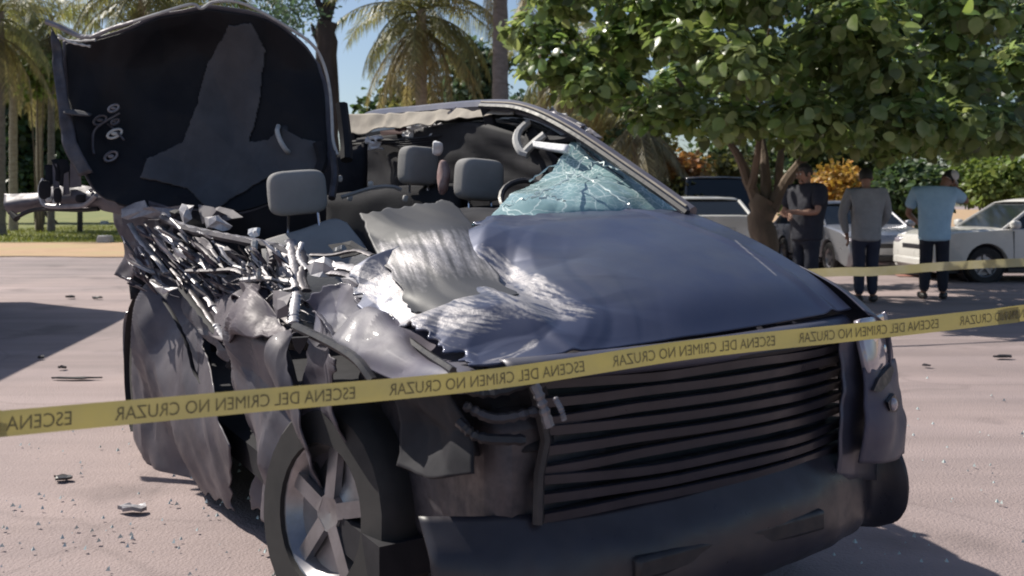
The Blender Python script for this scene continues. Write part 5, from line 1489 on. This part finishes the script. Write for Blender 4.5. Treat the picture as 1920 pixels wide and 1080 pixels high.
b = MB(); b.poly([cd(546, 634, 2.70), cd(578, 632, 2.69), (cd(570, 652, 2.70)), cd(562, 664, 2.71), cd(553, 656, 2.71)], (-0.02, 0.01, 0)); b.build('arch_opening', M['cabin'], WRECK)

def bar(pts, r, m, name='torn_strip', n=18, flat=0.45):
    b = MB()
    P = curve([cd(*q) for q in pts], n)
    rs = [r * (0.75 + 0.5 * abs(math.sin(i * 1.7 + pts[0][0]))) for i in range(n)]
    b.tube(P, rs, 6, squash=flat)
    return b.build(name, M[m], WRECK)
# bent window frame loop
bar([(304, 407, 4.25), (345, 428, 4.1), (400, 441, 3.95), (470, 455, 3.8), (530, 468, 3.66), (552, 498, 3.55), (560, 545, 3.4)], 0.016, 'dark_steel', 'bent_window_frame', 30, 1)
bar([(306, 402, 4.26), (350, 424, 4.1), (420, 440, 3.92), (480, 451, 3.79), (535, 464, 3.66)], 0.009, 'bare', 'bent_window_frame', 30, 1)
# long strips running down across the opening
bar([(244, 420, 4.5), (262, 450, 4.42), (290, 482, 4.3), (312, 512, 4.2)], 0.014, 'bright')
bar([(262, 425, 4.45), (310, 470, 4.25), (350, 505, 4.1), (378, 540, 3.95), (400, 575, 3.8)], 0.016, 'bare')
bar([(275, 448, 4.38), (312, 490, 4.2), (345, 530, 4.05), (372, 565, 3.9), (396, 598, 3.75), (430, 650, 3.6), (440, 690, 3.55)], 0.013, 'dark_steel')
bar([(282, 440, 4.36), (330, 492, 4.15), (372, 535, 3.95), (412, 590, 3.75)], 0.010, 'bright')
bar([(300, 428, 4.3), (345, 462, 4.1), (398, 505, 3.9), (432, 520, 3.8)], 0.024, 'bare')
bar([(340, 438, 4.12), (385, 470, 3.95), (430, 505, 3.8), (450, 512, 3.75)], 0.018, 'paint_dusty')
bar([(352, 508, 3.98), (400, 508, 3.86), (440, 506, 3.75), (468, 516, 3.66)], 0.022, 'paint_dusty')
bar([(455, 525, 3.66), (500, 522, 3.55), (545, 528, 3.42)], 0.016, 'bright', 'hinge_bracket', flat=0.7)
bar([(478, 452, 3.74), (474, 480, 3.70), (468, 500, 3.68)], 0.013, 'strip', 'door_latch', flat=1)
bar([(485, 525, 3.5), (486, 505, 3.52)], 0.010, 'strip', 'door_latch', flat=1)
bar([(505, 510, 3.5), (512, 485, 3.52), (505, 462, 3.6)], 0.014, 'dark_steel', flat=1)
bar([(498, 566, 3.4), (520, 548, 3.36), (553, 540, 3.25)], 0.012, 'bright')
bar([(500, 566, 3.4), (492, 585, 3.42), (506, 590, 3.36)], 0.012, 'bare')
bar([(545, 452, 3.5), (553, 490, 3.4), (556, 530, 3.3), (560, 565, 3.2)], 0.020, 'bare', 'twisted_pillar')
bar([(560, 462, 3.45), (572, 492, 3.38), (566, 520, 3.3), (575, 545, 3.2)], 0.016, 'dark_steel', 'twisted_pillar')
bar([(566, 455, 3.46), (560, 480, 3.4), (575, 505, 3.34)], 0.010, 'bright', 'twisted_pillar')
bar([(556, 552, 3.1), (552, 580, 3.04), (550, 605, 2.98)], 0.016, 'bright', 'twisted_pillar')
bar([(590, 492, 3.36), (640, 500, 3.25), (690, 512, 3.05), (735, 530, 2.9)], 0.030, 'bright')
bar([(600, 512, 3.3), (650, 515, 3.15), (690, 532, 2.95), (740, 552, 2.82)], 0.022, 'bare')
bar([(586, 478, 3.4), (625, 478, 3.32), (668, 470, 3.25), (700, 480, 3.15)], 0.014, 'dark_steel')
bar([(630, 472, 3.4), (645, 466, 3.38)], 0.014, 'strip', flat=1)
bar([(405, 608, 3.55), (420, 630, 3.5), (438, 652, 3.46)], 0.014, 'bright')
bar([(340, 540, 4.0), (380, 590, 3.8), (415, 635, 3.62), (440, 668, 3.52), (430, 690, 3.52)], 0.017, 'cabin', 'tear_gap', 26)
bar([(305, 560, 4.2), (330, 600, 4.05), (352, 650, 3.95), (366, 700, 3.9), (400, 745, 3.75)], 0.008, 'cabin', 'panel_crease', 26)
bar([(470, 585, 3.45), (500, 600, 3.36), (530, 608, 3.25), (556, 612, 3.12)], 0.010, 'dark_steel', 'panel_crease')

def shard(pts, m, seed, name='metal_shard', k=0.05):
    """A bent scrap of sheet metal: outline with a raised, off-centre fold."""
    r = random.Random(seed)
    P = [cd(*q) for q in pts]
    n = len(P)
    c = sum(P, Vector()) / n + FWD * k + Vector((0, 0, k * 0.5))
    mids = [(P[i] + P[(i + 1) % n]) / 2 + Vector((r.uniform(-1, 1), r.uniform(-1, 1), r.uniform(-1, 1))) * k * 0.35 for i in range(n)]
    inn = [p.lerp(c, 0.55) + Vector((r.uniform(-1, 1), r.uniform(-1, 1), r.uniform(-1, 1))) * k * 0.4 for p in P]
    me = bpy.data.meshes.new(name)
    vs = P + mids + inn + [c]
    fs = []
    for i in range(n):
        j = (i + 1) % n
        fs += [(i, n + i, 2 * n + i), (n + i, j, 2 * n + j), (n + i, 2 * n + j, 2 * n + i), (2 * n + i, 2 * n + j, 3 * n)]
    me.from_pydata([tuple(v) for v in vs], [], fs)
    me.materials.append(M[m])
    o = link(name, me, WRECK)
    s = o.modifiers.new('thickness', 'SOLIDIFY'); s.thickness = 0.005; s.offset = 0
    return o
shard([(228, 392, 4.5), (272, 376, 4.45), (280, 392, 4.42), (345, 384, 4.3), (352, 402, 4.28), (300, 412, 4.35), (240, 412, 4.45)], 'bare', 1)
shard([(372, 384, 4.24), (412, 388, 4.18), (456, 408, 4.1), (420, 416, 4.12), (380, 420, 4.16)], 'paint_dusty', 2)
shard([(268, 412, 4.36), (330, 408, 4.28), (300, 440, 4.3)], 'dark_steel', 3)
shard([(342, 382, 4.18), (364, 386, 4.16), (360, 410, 4.12), (346, 420, 4.12), (338, 400, 4.16)], 'bright', 4, k=0.03)
shard([(318, 396, 4.2), (338, 394, 4.18), (340, 412, 4.16), (322, 414, 4.18)], 'cabin', 5, k=0.02)
shard([(384, 408, 4.06), (410, 404, 4.02), (436, 424, 3.98), (418, 434, 3.98), (388, 428, 4.04)], 'bright', 6, k=0.04)
shard([(466, 430, 3.86), (488, 428, 3.84), (486, 442, 3.82), (470, 444, 3.84)], 'white_cloth', 7, k=0.02)
shard([(280, 528, 4.15), (314, 545, 4.02), (334, 540, 3.98), (306, 552, 4.02)], 'bright', 8, k=0.03)
shard([(296, 432, 4.28), (322, 440, 4.2), (330, 462, 4.15), (308, 450, 4.22)], 'bright', 9, k=0.02)
shard([(322, 462, 4.12), (346, 470, 4.05), (350, 486, 4.02), (330, 478, 4.08)], 'bright', 10, k=0.02)
shard([(238, 455, 4.5), (268, 462, 4.42), (290, 500, 4.34), (262, 522, 4.38), (246, 500, 4.45)], 'primer', 11)
shard([(400, 452, 3.94), (446, 476, 3.82), (470, 508, 3.72), (430, 492, 3.82)], 'paint_dusty', 12)
shard([(500, 474, 3.62), (540, 478, 3.52), (548, 520, 3.44), (508, 524, 3.52)], 'bare', 13)
shard([(446, 530, 3.64), (500, 540, 3.5), (512, 580, 3.42), (470, 575, 3.5)], 'primer', 14)
shard([(512, 545, 3.36), (552, 552, 3.2), (552, 600, 3.08), (520, 598, 3.18)], 'paint_dusty', 15)
shard([(575, 500, 3.34), (612, 486, 3.34), (640, 500, 3.22), (600, 520, 3.24)], 'bright', 16)
shard([(640, 522, 3.02), (690, 528, 2.9), (700, 556, 2.84), (655, 548, 2.95)], 'bright', 17, k=0.03)
shard([(615, 460, 3.62), (660, 452, 3.55), (690, 470, 3.42), (640, 484, 3.45)], 'cabin', 18, k=0.03)
shard([(1020, 530, 2.88), (1034, 512, 2.90), (1042, 540, 2.86)], 'bright', 19, name='curled_paint_flake', k=0.02)
for k, (px, py, d) in enumerate(((985, 208, 4.6), (1010, 211, 4.5), (1040, 214, 4.38), (1066, 224, 4.28), (1088, 236, 4.18), (1110, 250, 4.1), (905, 206, 4.85), (860, 208, 5.0))):
    r2 = random.Random(k)
    shard([(px - 22, py + 4, d + .05), (px - 4, py - r2.uniform(5, 14), d), (px + 20, py + 2 + 6 * (px > 1030), d - .06), (px + 4, py + r2.uniform(8, 18), d - .02)], r2.choice(['bare', 'primer', 'paint_dusty', 'strip']), 300 + k, 'torn_roof_edge', 0.015)
rr = random.Random(77)
for k in range(46):                                    # long bent strips raking down through the crush
    px = rr.uniform(250, 500); t = (px - 250) / 310
    py = 412 + 62 * t + rr.uniform(0, 90)
    ln, a = rr.uniform(45, 130), rr.uniform(0.45, 1.0)
    P = []
    for i in range(5):
        f = i / 4
        x = px + ln * f * math.cos(a) + rr.uniform(-5, 5); y = py + ln * f * math.sin(a) + rr.uniform(-5, 5) + 10 * math.sin(f * 3)
        P.append((x, y, 4.44 - 1.05 * (x - 245) / 315 - 0.05 * rr.random()))
    bar(P, rr.uniform(0.004, 0.013), rr.choice(['bare', 'paint_dusty', 'dark_steel', 'bright', 'paint_dusty', 'primer', 'cabin']), 'torn_strip', 14, rr.uniform(0.25, 0.6))
for k in range(58):                                    # small torn scraps through the crush
    px, py = rr.uniform(245, 560), 0
    t = (px - 245) / 315
    py = 410 + 60 * t + rr.uniform(0, 130 - 20 * t)
    d = 4.42 - 1.05 * t - 0.1 * rr.random()
    w_, h_ = rr.uniform(12, 44), rr.uniform(1.2, 4.2)
    a = rr.uniform(0.35, 1.0)
    q = []
    for dx, dy in ((-w_, -h_ * .5), (-w_ * .2, -h_), (w_, -h_ * .2), (w_ * .5, h_), (-w_ * .6, h_ * .6)):
        q.append((px + dx * math.cos(a) - dy * math.sin(a), py + dx * math.sin(a) + dy * math.cos(a), d + rr.uniform(-.05, .05)))
    shard(q, rr.choice(['bare', 'paint_dusty', 'dark_steel', 'dark_steel', 'primer', 'paint_dusty', 'bright', 'cabin', 'primer']), 100 + k, k=0.012)

# ------------------------------------------------------------------ the nose
def fx(y, z):                                          # front face, bowed in plan
    return -0.025 - 0.14 * (abs(y - 0.05) / 0.75) ** 2.4 + 0.05 * (0.85 - z)
gb = [[Vector((fx(y, z) - 0.07, y, z)) for y in [-0.52 + 1.34 * k / 8 for k in range(9)]] for z in (0.87, 0.7, 0.48)]
GRL = grid_obj('grille', patch(gb, 8, 24), M['plastic'], WRECK, 0.01)
slat_z = [0.835 - 0.039 * k for k in range(9)]
rs = random.Random(5)
for k, z in enumerate(slat_z):
    b = MB()
    n = 26
    sag = rs.uniform(-0.006, 0.006)
    prof = [(-0.045, 0.004), (0.0, 0.013), (0.009, 0.011), (0.003, -0.013), (-0.045, -0.008)]
    vs, fs = [], []
    for i in range(n + 1):
        y = -0.50 + 1.16 * i / n
        dz = sag * math.sin(PI * i / n) + 0.006 * mnoise.noise(Vector((y * 3, k * 2.1, 0))) - 0.03 * max(0, -0.25 - y) * (k % 3)
        for x, zz in prof:
            vs.append((fx(y, z) + x + 0.004 * mnoise.noise(Vector((y * 4, k, 3))), y, z + zz + dz))
    m5 = len(prof)
    for i in range(n):
        for q in range(m5):
            q2 = (q + 1) % m5
            fs.append((i * m5 + q, i * m5 + q2, (i + 1) * m5 + q2, (i + 1) * m5 + q))
    fs += [tuple(range(m5 - 1, -1, -1)), tuple(n * m5 + q for q in range(m5))]
    b.add(vs, fs); b.build('slat', M['slat'], GRL, smooth=False)
b = MB(); path = [Vector((fx(y, 0.865), y, 0.862)) for y in [-0.53 + 1.22 * k / 14 for k in range(15)]]
b.tube(path, 0.014, 7); b.build('grille_top_trim', M['plastic'], GRL)
b = MB(); b.tube([Vector((fx(0.67, z), 0.67 + 0.03 * (0.86 - z), z)) for z in (0.86, 0.75, 0.62, 0.5)], 0.016, 7); b.build('grille_side_trim', M['paint'], GRL)
b = MB(); b.tube([Vector((fx(-0.51, z) + 0.01, -0.51 + 0.02 * math.sin(z * 20), z)) for z in (0.86, 0.78, 0.70, 0.62, 0.5)], 0.015, 7); b.build('grille_side_trim', M['plastic'], GRL)
bm_ = [[Vector((fx(y, z) + dx, y, z + 0.012 * math.sin(y * 5))) for y in (-0.78, -0.6, -0.3, 0.05, 0.4, 0.66, 0.80)] + [Vector((-0.06 + dx, 0.865, z)), Vector((-0.30 + dx, 0.90, z))] for z, dx in ((0.52, -0.01), (0.43, 0.045), (0.33, 0.05), (0.26, 0.02), (0.22, -0.05))]
grid_obj('front_bumper', patch(bm_, 26, 60, Folds(61, 5, 2, 6, 0.006)), M['slat'], WRECK, 0.008)
b = MB(); b.box((0.02, 0.05, 0.375), (0.06, 0.7, 0.06)); b.build('bumper_intake', M['plastic'], WRECK, bevel=0.012)
b = MB(); b.box((0.045, 0.05, 0.30), (0.012, 0.36, 0.0)) if False else None
# left headlight and bumper corner (right in the photo)
hl = [[q if isinstance(q, Vector) else cd(*q) for q in r] for r in ([(1606, 600, 2.82), (1628, 596, 2.88), cy(1652, 588, 0.87), cy(1660, 584, 0.885)], [(1610, 635, 2.78), (1634, 632, 2.84), cy(1658, 628, 0.87), cy(1666, 622, 0.885)], [(1618, 672, 2.76), (1642, 676, 2.82), cy(1664, 676, 0.875), cy(1672, 668, 0.89)], [(1624, 700, 2.76), (1640, 700, 2.82), cy(1656, 696, 0.87), cy(1670, 690, 0.89)])]
HL = grid_obj('headlight', patch(hl, 20, 20), M['lens'], WRECK, 0.02)
b = MB()
for px, py, d in ((1632, 632, 2.86), (1650, 655, 2.95)):
    b.ellipsoid(cd(px, py, d - 0.02), (0.02, 0.022, 0.026))
b.build('lamp_bulb', M['chrome'], HL)
bc = [[cd(*q) for q in r] for r in ([(1618, 690, 2.76), (1640, 690, 2.80), (1676, 672, 3.02)], [(1622, 750, 2.72), (1660, 748, 2.78), (1688, 735, 3.0)], [(1618, 810, 2.70), (1664, 808, 2.78), (1696, 795, 3.0)], [(1610, 868, 2.72), (1662, 866, 2.80), (1696, 850, 3.0)])]
grid_obj('bumper_corner', patch(bc, 24, 16, Folds(62, 4, 4, 9, 0.006)), M['paint_matt'], WRECK, 0.008)
b = MB(); b.poly([cd(1632, 730, 2.74), cd(1642, 708, 2.77), cd(1666, 682, 2.9), cd(1671, 690, 2.92), cd(1664, 712, 2.86), cd(1646, 732, 2.76)], FWD * 0.016); b.build('fog_lamp_vent', M['plastic'], WRECK)
b = MB(); b.poly([cd(1660, 752, 2.76), cd(1672, 736, 2.84), cd(1682, 752, 2.9), cd(1676, 770, 2.85), cd(1664, 768, 2.78)], FWD * 0.014); b.build('fog_lamp_surround', M['plastic'], WRECK)
b = MB(); b.ellipsoid(cd(1670, 756, 2.80) + FWD * 0.012, (0.012, 0.016, 0.020)); b.build('fog_lamp', M['lens'], WRECK)
cp_ = [[cd(*q) for q in r] for r in ([(1575, 618, 2.76), (1600, 606, 2.80), (1640, 600, 2.95)], [(1580, 700, 2.76), (1606, 700, 2.80), (1640, 690, 2.95)], [(1575, 800, 2.74), (1605, 800, 2.78), (1640, 800, 2.95)], [(1570, 900, 2.74), (1605, 900, 2.80), (1640, 900, 2.95)])]
grid_obj('nose_corner_panel', patch(cp_, 20, 10, Folds(66, 4, 4, 9, 0.006)), M['paint'], WRECK, 0.008)
# smashed right headlight cavity
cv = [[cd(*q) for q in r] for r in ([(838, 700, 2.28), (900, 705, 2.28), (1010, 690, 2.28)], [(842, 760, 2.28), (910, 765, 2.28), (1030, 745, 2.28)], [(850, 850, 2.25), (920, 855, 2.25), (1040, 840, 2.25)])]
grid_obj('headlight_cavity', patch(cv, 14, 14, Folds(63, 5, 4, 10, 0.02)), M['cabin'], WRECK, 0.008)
for k, P in enumerate(([(850, 705, 2.16), (880, 730, 2.14), (930, 735, 2.14), (1000, 712, 2.16)], [(870, 760, 2.16), (930, 785, 2.15), (1010, 770, 2.17)], [(985, 690, 2.18), (1010, 740, 2.16), (1030, 800, 2.16)], [(860, 790, 2.14), (900, 820, 2.12), (985, 825, 2.13)])):
    bar(P, 0.014, ['plastic', 'dark_steel', 'bare', 'plastic'][k], 'broken_lamp_housing', flat=0.8)
bar([(1040, 745, 2.15), (1052, 768, 2.14), (1058, 788, 2.14)], 0.009, 'bare', 'broken_lamp_housing', flat=0.6)
fr_ = [[cd(*q) for q in r] for r in ([(672, 690, 2.42), (740, 730, 2.30), (835, 735, 2.16)], [(690, 760, 2.38), (760, 800, 2.24), (850, 800, 2.1)], [(700, 880, 2.34), (770, 900, 2.2), (860, 890, 2.06)])]
grid_obj('bumper_side', patch(fr_, 40, 40, Creases(64, sum(fr_, []), 14, 0.25, (0.04, 0.2))), M['cabin'], WRECK, 0.008)

# bundle and bottle wedged between the seats
b = MB()
q = cd(832, 332, 4.72); w = CO + CN * q.x + CL * q.y; w.z = q.z
b.ellipsoid((w.x, w.y, w.z), (0.032, 0.04, 0.085), 18, 12, power=2.6)
b.v = [tuple(Vector(v) + mnoise.noise_vector(Vector(v) * 16) * 0.014) for v in b.v]
props(b.build('cloth_bundle', M['pink']), 'small pink cloth bundle wedged between the two headrests on the right of the cabin', 'cloth')
b = MB()
q = cd(820, 278, 4.80); w = CO + CN * q.x + CL * q.y; w.z = q.z
b.ellipsoid((w.x, w.y, w.z), (0.03, 0.032, 0.036), 16, 10, power=2.3)
b.v = [tuple(Vector(v) + mnoise.noise_vector(Vector(v) * 22) * 0.016) for v in b.v]
props(b.build('crumpled_paper', M['white_cloth']), 'crumpled white paper above the pink bundle in the torn-open cabin', 'paper')
# ------------------------------------------------------------------ barrier tape
def ribbon(pts, w, m, name, twist=0.0, parent=None, n=420):
    P = curve([at(*q) for q in pts], n)
    vs, fs = [], []
    frames = []
    for i, p in enumerate(P):
        t = (P[min(i + 1, n - 1)] - P[max(i - 1, 0)]).normalized()
        up = Vector((0, 0, 1)); up = (up - t * up.dot(t)).normalized()
        nn = t.cross(up)
        a = twist * math.sin(i * 0.03) + 0.12 * mnoise.noise(Vector((i * 0.026, 3, 0)))
        u = up * math.cos(a) + nn * math.sin(a)
        frames.append((p, t, u))
        for k in (-0.5, -0.17, 0.17, 0.5):
            vs.append(p + u * w * k + nn * 0.003 * mnoise.noise(Vector((i * 0.06, k * 4, 0))))
    for i in range(n - 1):
        for k in range(3): fs.append((i * 4 + k, i * 4 + k + 1, (i + 1) * 4 + k + 1, (i + 1) * 4 + k))
    me = bpy.data.meshes.new(name); me.from_pydata([tuple(v) for v in vs], [], fs); me.materials.append(m)
    me.polygons.foreach_set('use_smooth', [True] * len(fs))
    o = link(name, me, parent)
    L = [0]
    for i in range(1, n): L.append(L[-1] + (P[i] - P[i - 1]).length)
    return o, frames, L
TP = [(-1400, 960, 0.96), (-60, 801, 1.49), (0, 795, 1.515), (440, 755, 1.70), (920, 711, 1.90), (1300, 655, 2.08), (1640, 619, 2.27), (1900, 590, 2.42), (1990, 578, 2.48), (3000, 455, 3.30)]
TW = 0.044
tape, TF, TL = ribbon(TP, TW, M['tape'], 'barrier_tape')
props(tape, 'yellow barrier tape with mirrored black print stretched across the front of the wrecked car', 'tape')
def at_len(s):
    import bisect
    i = min(max(bisect.bisect(TL, s) - 1, 0), len(TL) - 2)
    f = (s - TL[i]) / (TL[i + 1] - TL[i])
    a, b = TF[i], TF[i + 1]
    return a[0].lerp(b[0], f), a[2].lerp(b[2], f).normalized(), a[1].lerp(b[1], f).normalized()
def text_mesh(s):
    cu = bpy.data.curves.new('t', 'FONT'); cu.body = s; cu.size = 1.0; cu.resolution_u = 3
    o = bpy.data.objects.new('t', cu); COL.objects.link(o)
    me = bpy.data.meshes.new_from_object(o.evaluated_get(bpy.context.evaluated_depsgraph_get()))
    bpy.data.objects.remove(o)
    return me
def len_at_px(px):
    best = min(range(len(TF)), key=lambda i: abs(CX + TF[i][0].x / TF[i][0].y * F - px))
    return TL[best]
l0, l1, l2 = len_at_px(220), len_at_px(665), len_at_px(727)
seg, gap = l1 - l0, l2 - l1
src = text_mesh('ESCENA DEL CRIMEN NO CRUZAR')
xs = [v.co.x for v in src.vertices]; x0, x1 = min(xs), max(xs)
for k in range(-1, 5):
    st = l0 + k * (seg + gap)
    me = src.copy(); me.name = 'tape_print'
    ok = True
    for v in me.vertices:
        s = st + seg * (1 - (v.co.x - x0) / (x1 - x0))          # the print shows through from behind, so it runs mirrored
        if k == -1 and s < 0: s = max(s, -0.02)
        s = min(s, TL[-1])
        p, u, t = at_len(max(s, 0.0))
        v.co = p + u * ((v.co.y - 0.35) * TW * 0.78) + t.cross(u) * -0.0022 * (1 if (t.cross(u)).y > 0 else -1)
    me.materials.clear(); me.materials.append(M['ink'])
    link('tape_print', me, tape)
tape2, _, _ = ribbon([(1230, 530, 8.4), (1545, 511, 8.6), (1640, 509, 8.7), (1760, 500, 8.9), (1850, 495, 9.0), (1920, 492, 9.1), (2080, 486, 9.4)], 0.085, M['tape_pale'], 'barrier_tape', 0.2)
props(tape2, 'pale yellow barrier tape stretched behind the wreck in front of the legs of the men', 'tape')

# ------------------------------------------------------------------ debris on the road
def debris(name, px, py, size, m, label, cat, seed, rz=0.0):
    g = gnd(px, py); r = random.Random(seed)
    b = MB()
    n = 14
    out = [(size[0] * 0.5 * math.cos(2 * PI * k / n) * r.uniform(0.55, 1.1), size[1] * 0.5 * math.sin(2 * PI * k / n) * r.uniform(0.5, 1.15)) for k in range(n)]
    rot = Matrix.Rotation(rz, 3, 'Z')
    b.poly([g + rot @ Vector((x, y, 0.006 + r.uniform(0, size[2] * 0.4))) for x, y in out], (0, 0, size[2] * 0.5))
    o = b.build(name, m, smooth=False)
    return props(o, label, cat, 'debris on the road')
debris('plastic_strip', 143, 712, (0.43, 0.075, 0.02), M['plastic'], 'long black plastic strip lying on the road at the lower left', 'debris', 1, 0.0)
debris('plastic_fragment', 117, 693, (0.06, 0.07, 0.03), M['plastic'], 'small black fragment just behind the long black strip', 'debris', 2)
debris('plastic_fragment', 183, 561, (0.16, 0.1, 0.04), M['plastic'], 'dark fragment on the road beside the edge of the shadow, left of the wreck', 'debris', 3)
debris('plastic_fragment', 133, 560, (0.14, 0.12, 0.05), M['plastic'], 'dark fragment at the upper edge of the shadow on the left', 'debris', 4)
debris('plastic_fragment', 76, 674, (0.05, 0.06, 0.03), M['plastic'], 'tiny black chip on the shaded road at far left', 'debris', 5)
debris('metal_scrap', 1737, 688, (0.07, 0.06, 0.02), M['dark_steel'], 'tiny dark scrap on the sunlit road right of the headlight', 'debris', 6)
debris('plastic_fragment', 1880, 672, (0.20, 0.10, 0.03), M['plastic'], 'dark fragment on the road near the right edge', 'debris', 7)
debris('plastic_fragment', 250, 655, (0.18, 0.14, 0.02), M['strip'], 'pale flat scrap on the road beside the torn rear door', 'debris', 8)
debris('plastic_fragment', 120, 900, (0.10, 0.07, 0.02), M['plastic'], 'black chip on the road in the lower left corner', 'debris', 9)
debris('metal_scrap', 250, 960, (0.13, 0.06, 0.03), M['bare'], 'bright metal scrap on the road below the rear door', 'debris', 10)
def glass_bits():
    r = random.Random(12)
    b = MB()
    for k in range(900):
        if k % 2:
            x, y = r.gauss(-1.6, 0.9), r.gauss(3.2, 0.9)
        else:
            x, y = r.gauss(1.6, 1.3), r.gauss(3.4, 1.6)
        s = r.uniform(0.003, 0.011)
        a = r.uniform(0, PI)
        c = Vector((x, y, s * 0.6 + 0.006))
        b.add([c + Vector((math.cos(a) * s, math.sin(a) * s, -s * .5)), c + Vector((-math.sin(a) * s, math.cos(a) * s, -s * .5)), c + Vector((-math.cos(a) * s, -math.sin(a) * s, -s * .5)), c + Vector((0, 0, s))], [(0, 1, 2), (0, 1, 3), (1, 2, 3), (2, 0, 3)])
    o = b.build('broken_glass', mat('glass_granules', (0.5, 0.58, 0.58), 0.15), smooth=False, fix=False)
    props(o, 'scattered granules of broken glass on the road around the wreck', 'broken glass', kind='stuff')
glass_bits()
